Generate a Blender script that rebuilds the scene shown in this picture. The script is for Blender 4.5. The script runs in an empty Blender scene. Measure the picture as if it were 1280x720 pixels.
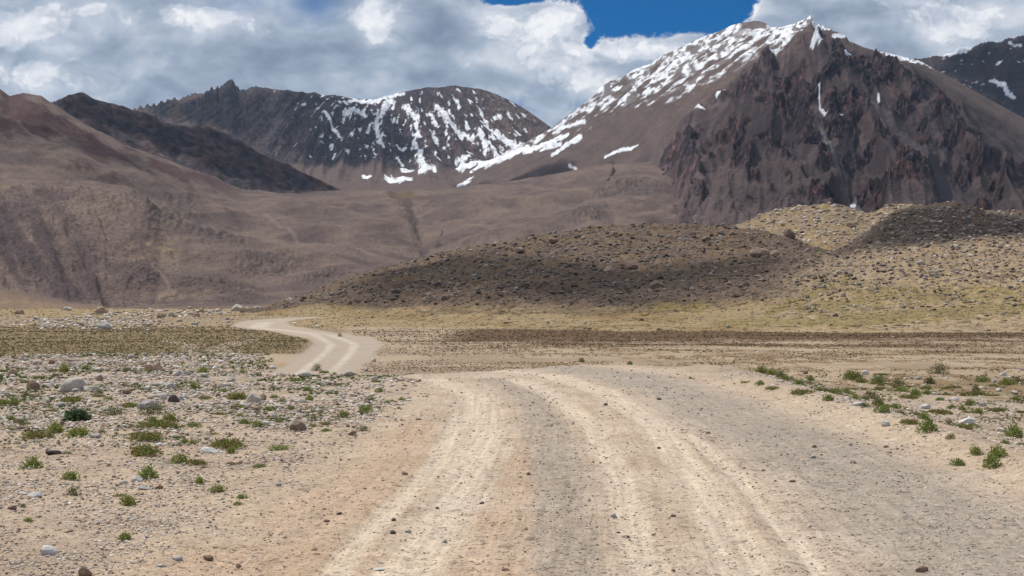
import bpy, math, random
import numpy as np
from mathutils import Vector

random.seed(7)
RNG = np.random.default_rng(11)
F, HX, HY, H = 1778.0, 640.0, 380.0, 2.0      # focal length / principal point used to lay the land out, eye height
C = bpy.context.scene.collection

# ------------------------------------------------------------------ noise
def _hash(ix, iy, seed):
    h = (ix.astype(np.int64) * 374761393 + iy.astype(np.int64) * 668265263 + seed * 974711) & 0xffffffff
    h = ((h ^ (h >> 13)) * 1274126177) & 0xffffffff
    return h ^ (h >> 16)
_A = np.linspace(0, 2*np.pi, 64, endpoint=False)
_GX, _GY = np.cos(_A), np.sin(_A)
def perlin(x, y, seed=0):
    x0, y0 = np.floor(x), np.floor(y)
    fx, fy = x-x0, y-y0
    ux, uy = fx*fx*fx*(fx*(fx*6-15)+10), fy*fy*fy*(fy*(fy*6-15)+10)
    def g(i, j):
        k = _hash(x0+i, y0+j, seed) & 63
        return _GX[k]*(fx-i) + _GY[k]*(fy-j)
    a, b, c, d = g(0,0), g(1,0), g(0,1), g(1,1)
    return ((a+(b-a)*ux) + ((c+(d-c)*ux)-(a+(b-a)*ux))*uy)*1.5
def fbm(x, y, o=5, seed=0, gain=.5):
    s = np.zeros(np.broadcast(x, y).shape); a = 1.; t = 0
    for i in range(o):
        s += a*perlin(x+13.7*i, y-7.3*i, seed+i); t += a
        x, y, a = x*2.03, y*2.03, a*gain
    return s/t*1.4
def ridged(x, y, o=5, seed=0, gain=.5):
    s = np.zeros(np.broadcast(x, y).shape); a = 1.; t = 0; w = 1.
    for i in range(o):
        n = 1-np.abs(perlin(x+3.1*i, y+9.2*i, seed+i)); n = n*n*w; w = np.clip(n*1.6, 0, 1)
        s += a*n; t += a
        x, y, a = x*2.03, y*2.03, a*gain
    return s/t
def ss(a, b, x):
    t = np.clip((x-a)/(b-a), 0, 1); return t*t*(3-2*t)
def mix(a, b, m):
    return a*(1-m[..., None]) + np.asarray(b)*m[..., None]
def gsm(a, s, axis=-1):
    if s <= 0: return a
    r = int(3*s)+1; k = np.exp(-.5*(np.arange(-r, r+1)/s)**2); k /= k.sum()
    a = np.moveaxis(a, axis, -1)
    p = np.concatenate([2*a[..., :1]-a[..., r:0:-1] if a.shape[-1] > r else np.repeat(a[..., :1], r, -1), a,
                        2*a[..., -1:]-a[..., -2:-r-2:-1] if a.shape[-1] > r else np.repeat(a[..., -1:], r, -1)], -1)
    out = np.zeros_like(a); n = a.shape[-1]
    for i, w in enumerate(k): out += w*p[..., i:i+n]
    return np.moveaxis(out, -1, axis)
def curve(u, pts, sm=6):
    pts = sorted(pts); g = np.arange(-1100, 2400.)
    y = gsm(np.interp(g, [p[0] for p in pts], [p[1] for p in pts]), sm)
    return np.interp(u, g, y)
def stroke(x, y, pts):
    """largest of (1 - distance/width) along a polyline of (x, y, width)"""
    best = np.full(np.shape(x), -9.)
    for (x0, y0, w0), (x1, y1, w1) in zip(pts[:-1], pts[1:]):
        dx, dy = x1-x0, y1-y0; L = dx*dx+dy*dy+1e-9
        t = np.clip(((x-x0)*dx+(y-y0)*dy)/L, 0, 1)
        d = np.hypot(x-x0-t*dx, y-y0-t*dy)
        best = np.maximum(best, 1-d/(w0+(w1-w0)*t))
    return best
def blob(x, y, cx, cy, rx, ry):
    return 1-np.hypot((x-cx)/rx, (y-cy)/ry)

# ------------------------------------------------------------------ meshes
def np_mesh(name, co, faces, col=None, mat=None, smooth=True):
    """co (n,3); faces (m,k) with k = 3 or 4; col (n,3)"""
    me = bpy.data.meshes.new(name)
    n, (m, k) = len(co), faces.shape
    me.vertices.add(n); me.vertices.foreach_set('co', np.ascontiguousarray(co, np.float32).ravel())
    me.loops.add(m*k); me.loops.foreach_set('vertex_index', np.ascontiguousarray(faces, np.int32).ravel())
    me.polygons.add(m); me.polygons.foreach_set('loop_start', np.arange(0, m*k, k, dtype=np.int32))
    me.polygons.foreach_set('use_smooth', np.full(m, smooth))
    me.update(calc_edges=True)
    if col is not None:
        a = me.color_attributes.new('Col', 'FLOAT_COLOR', 'POINT')
        c4 = np.ones((n, 4), np.float32); c4[:, :3] = np.clip(col, 0.003, .95)
        a.data.foreach_set('color', c4.ravel())
    if mat: me.materials.append(mat)
    return me
def link(name, me, kind=None, label=None, cat=None, group=None, loc=None):
    o = bpy.data.objects.new(name, me); C.objects.link(o)
    for k, v in (('kind', kind), ('label', label), ('category', cat), ('group', group)):
        if v: o[k] = v
    if loc is not None: o.location = loc
    return o
def grid_faces(nr, nc):
    i = np.arange(nr*nc).reshape(nr, nc)
    return np.stack([i[:-1, :-1], i[:-1, 1:], i[1:, 1:], i[1:, :-1]], -1).reshape(-1, 4)

# ------------------------------------------------------------------ materials
def nodes_mat(name):
    m = bpy.data.materials.new(name); m.use_nodes = True
    nt = m.node_tree; b = nt.nodes['Principled BSDF']
    b.inputs['Roughness'].default_value = .95; b.inputs['Specular IOR Level'].default_value = .15
    return m, nt, b
def noise_node(nt, vec, scale, detail=5, rough=.6, typ=None):
    n = nt.nodes.new('ShaderNodeTexNoise'); n.inputs['Scale'].default_value = scale
    n.inputs['Detail'].default_value = detail; n.inputs['Roughness'].default_value = rough
    nt.links.new(vec, n.inputs['Vector']); return n
def math_node(nt, op, a, b=None, c=None, clamp=False):
    n = nt.nodes.new('ShaderNodeMath'); n.operation = op; n.use_clamp = clamp
    for i, v in enumerate((a, b, c)):
        if v is None: continue
        if isinstance(v, (int, float)): n.inputs[i].default_value = v
        else: nt.links.new(v, n.inputs[i])
    return n.outputs[0]
def land_mat(name, bands, bumps, warm=.12, speck=()):
    """vertex colour times several octaves of noise; bands = (scale 1/m, contrast), bumps = (scale, height m)"""
    m, nt, b = nodes_mat(name)
    at = nt.nodes.new('ShaderNodeAttribute'); at.attribute_name = 'Col'
    tc = nt.nodes.new('ShaderNodeTexCoord'); vec = tc.outputs['Object']
    fac = None
    for s, k in bands:
        n = noise_node(nt, vec, s, 4, .65)
        f = math_node(nt, 'MULTIPLY_ADD', math_node(nt, 'SUBTRACT', n.outputs[0], .5), k*2, 1.)
        fac = f if fac is None else math_node(nt, 'MULTIPLY', fac, f)
    vh = None
    for s, k, hgt, thr in speck:       # scattered little stones: each cell its own tone and height
        wob = nt.nodes.new('ShaderNodeTexNoise'); wob.inputs['Scale'].default_value = s*1.3; nt.links.new(vec, wob.inputs['Vector'])
        wm = nt.nodes.new('ShaderNodeVectorMath'); wm.operation = 'MULTIPLY_ADD'; nt.links.new(wob.outputs['Color'], wm.inputs[0]); wm.inputs[1].default_value = (.7/s,)*3; nt.links.new(vec, wm.inputs[2])
        vo = nt.nodes.new('ShaderNodeTexVoronoi'); vo.inputs['Scale'].default_value = s; nt.links.new(wm.outputs[0], vo.inputs['Vector'])
        sc_ = nt.nodes.new('ShaderNodeSeparateColor'); nt.links.new(vo.outputs['Color'], sc_.inputs[0])
        mr = nt.nodes.new('ShaderNodeMapRange'); mr.interpolation_type = 'SMOOTHSTEP'; nt.links.new(vo.outputs['Distance'], mr.inputs[0])
        mr.inputs[1].default_value = .42; mr.inputs[2].default_value = .30; mr.inputs[3].default_value = 0; mr.inputs[4].default_value = 1
        on = math_node(nt, 'MULTIPLY', mr.outputs[0], math_node(nt, 'LESS_THAN', sc_.outputs[1], thr))
        tone = math_node(nt, 'MULTIPLY_ADD', math_node(nt, 'SUBTRACT', sc_.outputs[0], .62), k*2, 0.)
        fac = math_node(nt, 'MULTIPLY', fac, math_node(nt, 'MULTIPLY_ADD', on, tone, 1.))
        hh = math_node(nt, 'MULTIPLY', on, hgt); vh = hh if vh is None else math_node(nt, 'ADD', vh, hh)
    fac = math_node(nt, 'MAXIMUM', fac, .15)
    sc = nt.nodes.new('ShaderNodeVectorMath'); sc.operation = 'SCALE'
    nt.links.new(at.outputs['Color'], sc.inputs[0]); nt.links.new(fac, sc.inputs['Scale'])
    # slight hue drift
    hn = noise_node(nt, vec, bands[0][0]*1.7, 3)
    mx = nt.nodes.new('ShaderNodeMix'); mx.data_type = 'RGBA'; mx.blend_type = 'MULTIPLY'
    mx.inputs['B'].default_value = (1.0+warm, 1.0, 1.0-warm*1.6, 1)
    nt.links.new(hn.outputs[0], mx.inputs['Factor']); nt.links.new(sc.outputs[0], mx.inputs['A'])
    nt.links.new(mx.outputs['Result'], b.inputs['Base Color'])
    hsum = vh
    for s, h in bumps:
        n = noise_node(nt, vec, s, 5, .6)
        v = math_node(nt, 'MULTIPLY', n.outputs[0], h)
        hsum = v if hsum is None else math_node(nt, 'ADD', hsum, v)
    bp = nt.nodes.new('ShaderNodeBump'); bp.inputs['Distance'].default_value = 1.; bp.inputs['Strength'].default_value = 1.
    nt.links.new(hsum, bp.inputs['Height']); nt.links.new(bp.outputs[0], b.inputs['Normal'])
    return m
def col_mat(name, noise_scale=0, k=.3, bump=0, rough=.95, transl=0):
    m, nt, b = nodes_mat(name); b.inputs['Roughness'].default_value = rough
    at = nt.nodes.new('ShaderNodeAttribute'); at.attribute_name = 'Col'
    out = at.outputs['Color']
    if noise_scale:
        tc = nt.nodes.new('ShaderNodeTexCoord')
        n = noise_node(nt, tc.outputs['Object'], noise_scale, 5)
        f = math_node(nt, 'MULTIPLY_ADD', math_node(nt, 'SUBTRACT', n.outputs[0], .5), k*2, 1.)
        sc = nt.nodes.new('ShaderNodeVectorMath'); sc.operation = 'SCALE'
        nt.links.new(out, sc.inputs[0]); nt.links.new(f, sc.inputs['Scale']); out = sc.outputs[0]
        if bump:
            bp = nt.nodes.new('ShaderNodeBump'); bp.inputs['Distance'].default_value = bump
            nt.links.new(n.outputs[0], bp.inputs['Height']); nt.links.new(bp.outputs[0], b.inputs['Normal'])
    nt.links.new(out, b.inputs['Base Color'])
    return m

M_ground = land_mat('gravel_ground', [(.35, .12), (4., .18), (28., .30)], [(3., .03), (14., .022), (60., .010)], .06, [(5., .30, .016, .15), (13., .45, .012, .4), (31., .5, .006, .6)])
M_hill = land_mat('moraine_soil', [(.03, .2), (.3, .3), (1.6, .4)], [(.25, .7), (1.2, .45)], .12, [(.35, .5, .8, .4), (.9, .6, .5, .6)])
M_slope = land_mat('scree_slope', [(.008, .16), (.05, .18), (.3, .2), (1.1, .2)], [(.05, 3.), (.3, 1.8)], .04, [(.28, .35, .6, .3), (.6, .4, .4, .4)])
M_mount = land_mat('mountain_rock', [(.006, .12), (.035, .25), (.14, .35), (.4, .3)], [(.03, 8.), (.13, 4.5)], .0)

# ------------------------------------------------------------------ patches of land
PATCH = {}
def patch(name, u, curves, rows, disp, colour, mat, crest=None, sm_rows=5, thing='structure', geom=None):
    """curves: list of (v-points, Y-points[, smoothing]); consecutive curves are joined by rows[k] rows"""
    V, Y, T = [], [], []
    cs = [(curve(u, c[0], c[2] if len(c) > 2 else 6), curve(u, c[1], 30)) for c in curves]
    for k, n in enumerate(rows):
        for i in range(n + (1 if k == len(rows)-1 else 0)):
            t = i/n
            Ya, Yb = cs[k][1], cs[k+1][1]
            Za, Zb = H+(HY-cs[k][0])/F*Ya, H+(HY-cs[k+1][0])/F*Yb
            Yt = Ya+(Yb-Ya)*t
            Y.append(Yt); V.append(Za+(Zb-Za)*t); T.append(np.full_like(u, k+t))
    Y, Z, T = np.array(Y), np.array(V), np.array(T)
    Y = gsm(Y, sm_rows, 0); Z = gsm(Z, sm_rows, 0)
    if crest is not None:
        V = HY-(Z-H)*F/Y
        vm = V.min(0); d = gsm(cs[crest][0]-vm, 3)
        w = ss(crest-1, crest-.1, T)
        Z = Z - d*w*Y/F
        # fine crest detail the smoothing along u removed is kept by the curve itself
    U = np.broadcast_to(u, Y.shape).copy()
    V = HY-(Z-H)*F/Y
    X = (U-HX)/F*Y
    g = dict(U=U, V=V, T=T, X=X, Y=Y, Z=Z)
    Z = Z + disp(g); g['Z'] = Z
    col = colour(g)
    me = np_mesh(name, np.stack([X, Y, Z], -1).reshape(-1, 3), grid_faces(*X.shape)[:, ::1], col.reshape(-1, 3), mat)
    g['obj'] = link(name, me, thing); PATCH[name] = g
    return g

def snowy(c, m, U, V, sd):
    c = c*rgb(.98,.935,.98); t = SNOW*(1-.28*ss(-.1, .5, fbm(U/7, V/5, 4, sd)))[..., None]*(1-.25*(1-ss(.35, .95, m)))[..., None]
    return c*(1-m[..., None])+t*m[..., None]
def const(v): return [(-1000, v), (2300, v)]
def rgb(*c): return np.array(c, float)
TAN, PURP, DARK, GREY, RED, SNOW = rgb(.122,.090,.076), rgb(.058,.040,.043), rgb(.026,.021,.026), rgb(.100,.085,.084), rgb(.088,.045,.040), rgb(.78,.80,.84)

# --- central snow mountain
cE = [(-400,150),(100,150),(160,142),(180,133),(200,129),(230,122),(245,117),(252,119),(262,112),(268,109),(275,112),(283,104),(290,101),(296,109),(305,113),(318,109),(330,110),(350,112),(388,116),(392,114),(400,119),(417,118),(440,124),(470,123),(500,116),(520,111),(545,109),(560,108),(580,108),(600,111),(620,117),(640,127),(660,139),(690,160),(760,200),(900,260)]
def fanE(g): return (g['U']-480)/(1+.9*np.clip((g['V']-100)/100, 0, 1.5))
def dispE(g):
    s = fanE(g); w = ss(1.0, 1.6, g['T'])*(1-.6*ss(2.9, 3.1, g['T']))
    r = ridged(s/16, g['V']/130, 4, 3)
    crag = ss(330, 180, g['U'])*ss(2.2, 2.9, g['T'])
    crag2 = np.exp(-((g['U']-285)/40.)**2)*ss(2.2, 3, g['T'])
    tf = 1-.75*ss(2.75, 3., g['T'])
    return ((ridged(s/26, g['V']/150, 4, 3)-.45)*38*tf + (ridged(s/9, g['V']/60, 4, 4)-.4)*13*tf)*w + fbm(g['X']/160, g['Y']/160, 5, 5)*10*w*tf + (ridged(g['U']/8, g['V']/22, 4, 8)-.45)*(18*crag*(.4+1.2*ss(2.7, 2.97, g['T']))+20*crag2)
def colE(g):
    U, V = g['U'], g['V']; s = fanE(g)
    n = fbm(U/30, V/22, 5, 9); n2 = fbm(s/6, V/50, 4, 12)
    c = mix(np.broadcast_to(rgb(.048,.038,.044), U.shape+(3,)), rgb(.080,.057,.053), ss(-.1, .5, n2)*.8)
    c = mix(c, rgb(.11,.08,.065), ss(560, 640, U)*.7); c = c*(1+np.clip(fbm(U/4, V/4, 4, 13)*1.1, -.5, .6))[..., None]
    c = mix(c, rgb(.026,.023,.028), ss(.05, .4, n+.3*np.exp(-((U-285)/40.)**2))*.6)
    c = mix(c, TAN*.95, ss(203, 214, V))
    c = mix(c, TAN*.8, ss(340, 250, U)*ss(.1, -.3, n)*.8)
    st = np.maximum.reduce([stroke(U, V, p) for p in (
        [(425,131,3),(450,127,5),(480,124,6),(505,117,3)], [(490,122,7),(482,138,6),(470,150,6),(472,170,4),(479,188,2)],
        [(508,136,5),(520,150,6),(522,165,3),(516,180,2)], [(545,134,3),(556,146,7),(575,165,8),(590,172,4)],
        [(520,178,3),(524,190,5),(527,205,9)], [(603,152,3),(615,162,6),(640,180,5),(650,186,2)], [(600,170,5),(606,180,5),(606,195,5)],
        [(575,202,6),(585,198,5)], [(536,140,2),(548,158,3)], [(455,141,5),(432,142,5)], [(405,143,3),(415,155,3),(428,170,2)],
        [(612,182,3),(622,195,6)], [(630,190,4),(660,180,3)], [(538,165,3),(545,178,5)], [(497,195,3),(503,203,3)])])
    sn = st - .22 + fbm(U/5, V/6, 5, 21, .6)*1.05
    m = ss(.0, .38, sn)
    area = ss(330, 430, U)*ss(680, 640, U)*ss(108, 116, V)*ss(208, 196, V)
    rnd = fbm(s/4.5+V/30, V/11, 4, 31)
    m = np.maximum(m, ss(.36, .5, rnd*(.5+.5*area)+.06*area)*ss(212, 205, V)*ss(290, 340, U)*.95)
    flat = np.maximum.reduce([stroke(U, V, p) for p in ([(484,222,4.5),(500,224,5),(512,222,3.5)], [(525,216,3.5),(542,216,3.5)], [(575,209,4.5),(600,207,3.5)], [(640,198,4),(600,210,3.5)], [(503,209,3),(515,210,3)], [(585,226,3),(596,222,3)], [(455,223,2.5),(462,224,2.5)], [(574,232,3),(582,228,3)])])
    m = np.maximum(m, ss(-.05, .3, flat+fbm(U/6, V/3, 3, 22)*.7))
    return snowy(c, m, U, V, 47)
uE = np.linspace(60, 820, 700)
patch('snow_mountain', uE, [(const(255), const(4400)), (const(236), const(4700)), ([(0,212),(400,212),(640,206),(900,206)], const(5300)), (cE, const(6500), 1.5), (const(260), const(8200))],
      [30, 60, 330, 50], dispE, colE, M_mount, crest=3, sm_rows=3)

# --- far right peak
cG = [(900,140),(1060,100),(1120,84),(1150,73),(1185,70),(1200,62),(1225,57),(1245,53),(1280,47),(1330,38),(1400,30),(1550,55),(1900,120)]
def dispG(g): return (ridged(g['U']/30, g['V']/60, 5, 40)-.45)*40*ss(.2, .8, g['T'])*(1-.8*ss(.85, 1.1, g['T']))+ridged(g['U']/5, g['V']/9, 4, 42)*7
def colG(g):
    U, V = g['U'], g['V']; n = fbm(U/22, V/16, 5, 44)
    c = mix(np.broadcast_to(rgb(.045,.042,.048), U.shape+(3,)), PURP, ss(-.2, .5, n))
    s = np.maximum(stroke(U, V, [(1180,71,1.5),(1198,66,5),(1212,60,3),(1216,58,1)]), stroke(U, V, [(1238,102,2),(1256,112,4),(1266,124,3)]))
    s = np.maximum(s, np.maximum(stroke(U, V, [(1262,56,2),(1275,60,2)]), stroke(U, V, [(1246,78,2),(1252,76,2)])))
    m = ss(.0, .3, s+fbm(U/5, V/5, 3, 45)*.7)
    m = np.maximum(m, ss(.55, .7, fbm(U/9, V/4, 4, 46))*.9)
    return snowy(c, m, U, V, 47)
patch('far_mountain', np.linspace(950, 1750, 420), [(const(240), const(4700)), (cG, const(6000), 2), (const(260), const(7500))], [230, 40], dispG, colG, M_mount, crest=1, sm_rows=3)

# --- right mountain
cD = [(300,300),(480,246),(560,229),(600,205),(640,188),(690,160),(705,148),(716,140),(735,126),(748,112),(762,102),(778,97),(790,88),(812,80),(830,68),(850,60),(865,52),(880,46),(905,37),(914,32),(930,28),(945,26),(955,28),(964,34),(976,34),(990,30),(1001,27),(1008,24),(1013,21),(1017,25),(1019,31),(1030,33),(1040,39),(1055,44),(1062,52),(1080,59),(1100,64),(1125,70),(1150,76),(1180,92),(1220,115),(1280,148),(1400,205),(1700,290)]
sD = [(300,330),(560,262),(600,250),(660,240),(700,233),(760,212),(800,190),(830,172),(852,150),(868,141),(890,118),(905,112),(925,88),(945,80),(962,60),(1000,42),(1030,46),(1050,56),(1080,68),(1110,78),(1150,92),(1180,112),(1210,128),(1250,152),(1280,172),(1500,250)]
mD = [(300,345),(600,290),(700,270),(800,244),(880,215),(950,190),(1010,178),(1080,190),(1150,205),(1220,222),(1280,240),(1500,280)]
def fanD(g): return (g['U']-1005)/(1+2.2*np.clip((g['V']-30)/240., 0, 1.2))
def cragD(g):
    U, V = g['U'], g['V']
    below = ss(-6, 14, V-curve(U[0], sD, 4)[None, :])
    n = fbm(U/42+V/60, V/34, 5, 60)
    rock = n*1.3+.06*ss(230, 150, V)-.14
    for (cx, cy, rx, ry, a) in ((855,195,34,26,1.),(945,110,46,40,.7),(1000,130,30,50,.5),(1040,215,22,30,.5),(1180,230,20,16,.6),(905,170,26,30,.6),(1240,200,30,24,.4),(1125,236,62,34,1.6),(930,180,40,30,.3),(1080,90,70,35,.7),(1060,150,60,40,.5),(1160,150,50,28,.5),(1010,150,30,60,.3),(1170,190,40,26,.4),(975,235,24,18,.5),(890,225,30,18,.2),(1210,190,30,20,.4)):
        rock = rock+a*np.clip(blob(U, V, cx, cy, rx, ry), 0, 1)
    for p in ([(1022,120,4),(1024,160,5),(1040,200,9),(1062,245,13),(1085,275,16)], [(1072,118,5),(1110,165,10),(1150,200,14),(1195,240,18)], [(925,180,5),(965,225,8),(1000,268,11)], [(960,195,5),(1010,240,8)], [(885,170,4),(905,210,7),(925,250,9)], [(870,190,3),(885,235,6),(890,270,8)], [(1010,60,10),(1012,100,8)], [(1130,90,9),(1200,130,10),(1270,175,12)]):
        rock = rock-1.3*ss(-.1, .6, stroke(U, V, p)+fbm(U/7, V/7, 3, 59)*.4)
    rock = rock-.4*ss(225, 290, V)-1.5*ss(835, 800, U)
    return ss(-.05, .22, rock+.10*fbm(U/5, V/5, 4, 55))*below, below
def dispD(g):
    k, below = cragD(g); g['crag'] = k; g['below'] = below
    s = fanD(g); w = ss(.3, 1.0, g['T'])*(1-ss(3.9, 4.2, g['T'])*.5)
    T = g['T']; topfade = 1-.85*ss(3.6, 4., T)
    z = ((ridged(s/46+.3*fbm(g['U']/60, g['V']/60, 3, 57), g['V']/240, 3, 61)-.45)*75+(ridged(s/17, g['V']/90, 4, 68)-.4)*16+(ridged(s/7, g['V']/50, 4, 69)-.4)*4)*w*below*topfade
    z += k*((ridged(g['U']/4.5, g['V']/3.6, 3, 58)-.4)*5.5+(ridged(g['U']/30+g['V']/45, g['V']/22, 4, 62)-.35)*20 + (ridged(g['U']/9-g['V']/14, g['V']/7, 4, 63)-.4)*8)*topfade
    z += fbm(g['X']/130, g['Y']/130, 5, 64)*9*w*topfade
    z += 30*np.clip(blob(g['U'], g['V'], 1125, 240, 60, 32), 0, .4)
    # ragged rocks along the summit ridge
    z += (ridged(g['U']/5.5, g['V']/30, 4, 66)-.4)*11*ss(3.5, 4, T)*(ss(985,1005,g['U'])*ss(1100,1040,g['U'])+.35*ss(900,880,g['U'])*ss(700,740,g['U']))
    tri = stroke(g['U'], g['V'], [(996,30,3),(1012,20,3)])
    z += 4*np.clip(np.exp(-((g['U']-1013)/4.)**2)*ss(3.7, 4, T), 0, 1)
    return z
def colD(g):
    U, V = g['U'], g['V']; k, below = g['crag'], g['below']; s = fanD(g)
    n = fbm(U/26, V/18, 5, 70); st = fbm(s/4.5+.5*fbm(U/40,V/40,2,54), V/70, 6, 71, .62)
    c = mix(np.broadcast_to(TAN*1.0, U.shape+(3,)), rgb(.105,.078,.066), ss(-.3, .4, n))
    face = mix(np.broadcast_to(rgb(.112,.082,.074), U.shape+(3,)), rgb(.066,.048,.049), ss(-.35, .35, st*1.3+n*.3))
    face = mix(face, rgb(.112,.088,.076), ss(200, 270, V)*ss(0,.4,n+.2)*.6)
    c = mix(c, rgb(0,0,0), np.zeros_like(U)); c = c*(1-below[..., None])+face*below[..., None]
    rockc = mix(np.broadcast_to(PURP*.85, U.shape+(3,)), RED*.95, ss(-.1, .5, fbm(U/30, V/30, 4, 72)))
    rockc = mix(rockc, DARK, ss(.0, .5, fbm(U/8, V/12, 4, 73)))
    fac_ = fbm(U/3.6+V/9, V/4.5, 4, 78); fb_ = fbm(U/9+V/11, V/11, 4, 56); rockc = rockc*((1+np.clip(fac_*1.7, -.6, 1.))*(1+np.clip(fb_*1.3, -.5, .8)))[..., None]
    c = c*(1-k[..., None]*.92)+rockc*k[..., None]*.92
    for p in ([(1024,160,3),(1036,195,5),(1052,225,7),(1070,250,9)],):
        c = mix(c, rgb(.19,.185,.185), ss(.1, .9, stroke(U, V, p)+fbm(U/4, V/4, 3, 74)*.9)*.85)
    c = mix(c, GREY, ss(.1, .8, stroke(U, V, [(1075,118,5),(1112,165,8),(1150,200,12),(1195,240,16)]))*.8)
    # snow along the crest and the slope behind the spur
    cv = curve(U[0], cD, 2)[None, :]
    below_crest = V-cv
    w = curve(U[0], [(400,0),(540,4),(600,9),(640,10),(690,15),(740,34),(790,50),(830,60),(880,58),(930,46),(970,28),(1000,12),(1030,5),(1050,0),(1090,3),(1120,7),(1150,5),(1175,0),(1300,0)], 6)[None, :]
    a = U*.83-V*.56; b = U*.56+V*.83           # along and across the diagonal streaks
    stn = fbm(a/26, b/5.5, 5, 75)
    frac = below_crest/np.maximum(w, .5)
    m = ss(-.06, .26, stn*1.0+.34+.16*ss(800,860,U)-.55*frac*frac+.30*fbm(U/14, V/10, 3, 76)-.12*ss(760,680,U))
    m *= ss(1.25, .95, frac)*ss(1.5, 3, w)
    m *= 1-.9*ss(.25, .55, np.exp(-((U-942)/17.)**2)*ss(12, 6, below_crest))
    rk = np.maximum(ss(.05, .3, fbm(a/9, b/4, 4, 79)-.06), ss(.0, .25, fbm(a/24, b/13, 4, 86)-.08)*ss(960, 900, U))
    m *= 1-.85*rk
    ex = np.maximum.reduce([stroke(U, V, p) for p in ([(757,196,2),(775,189,2.5),(797,181,1.5)], [(720,211,1.5),(712,207,2)], [(690,194,2),(725,172,3.5)], [(700,160,2),(730,152,3)], [(655,190,3),(690,177,4),(710,168,2)], [(600,206,4),(640,192,5),(660,184,3)], [(572,232,3),(580,228,3)], [(676,188,2),(700,180,3)],
                                                     [(1018,60,6),(1026,66,3)], [(1024,72,2),(1027,70,2)], [(1058,78,3),(1062,72,2)], [(1024,112,1.),(1025,140,.9),(1032,148,3)], [(1098,134,2),(1099,140,1.)], [(862,150,2),(880,147,1.5)], [(1110,70,3),(1135,74,2)], [(897,122,3),(905,119,2)], [(1125,40,1),(1042,46,3)], [(1065,242,3),(1068,243,2)], [(1050,149,2),(1052,148,2)])])
    m = np.maximum(m, ss(-.1, .25, ex+fbm(U/5, V/4, 3, 77)*.55))
    return snowy(c, m, U, V, 47)
uD = np.linspace(380, 1700, 1150)
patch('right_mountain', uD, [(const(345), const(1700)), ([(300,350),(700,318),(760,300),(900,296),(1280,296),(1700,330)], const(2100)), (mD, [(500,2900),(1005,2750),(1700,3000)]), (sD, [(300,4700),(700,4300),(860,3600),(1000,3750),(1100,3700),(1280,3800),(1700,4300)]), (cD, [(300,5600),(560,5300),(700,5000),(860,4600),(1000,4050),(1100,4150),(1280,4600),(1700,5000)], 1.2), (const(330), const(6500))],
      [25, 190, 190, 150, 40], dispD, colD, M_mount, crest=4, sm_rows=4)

# --- dark left mountain behind the valley slope
cF = [(-500,150),(-50,150),(30,138),(60,130),(74,127),(82,122),(93,119),(102,118),(112,122),(125,126),(145,131),(155,131),(165,137),(185,142),(205,153),(235,157),(258,158),(285,170),(310,182),(340,199),(380,216),(430,238),(470,252),(560,280)]
def dispF(g): return (ridged((g['U']*.6-g['V'])/22, (g['V']+g['U'])/90, 4, 80)-.4)*14*ss(0, .4, g['T'])*(1-.8*ss(.8, 1, g['T']))+fbm(g['X']/60, g['Y']/60, 5, 81)*6+ridged(g['U']/4, g['V']/8, 3, 82)*5*ss(130, 70, g['U'])
def colF(g):
    U, V = g['U'], g['V']
    c = mix(np.broadcast_to(PURP*1.1, U.shape+(3,)), rgb(.036,.030,.037), ss(-.3, .3, fbm((U*.6-V)/16, (V+U)/70, 5, 83)))
    c = c*(1+np.clip(fbm((U*.6-V)/6, (V+U)/14, 4, 85)*1.2, -.5, .6))[..., None]
    return mix(c, RED, ss(.1, .5, fbm(U/30, V/20, 4, 84))*.4)
patch('dark_ridge', np.linspace(-450, 520, 520), [(const(300), const(2300)), (cF, [(-500,3000),(100,3100),(430,3300),(560,3400)], 1.5), (const(320), const(4200))], [230, 40], dispF, colF, M_mount, crest=1, sm_rows=3)

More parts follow.
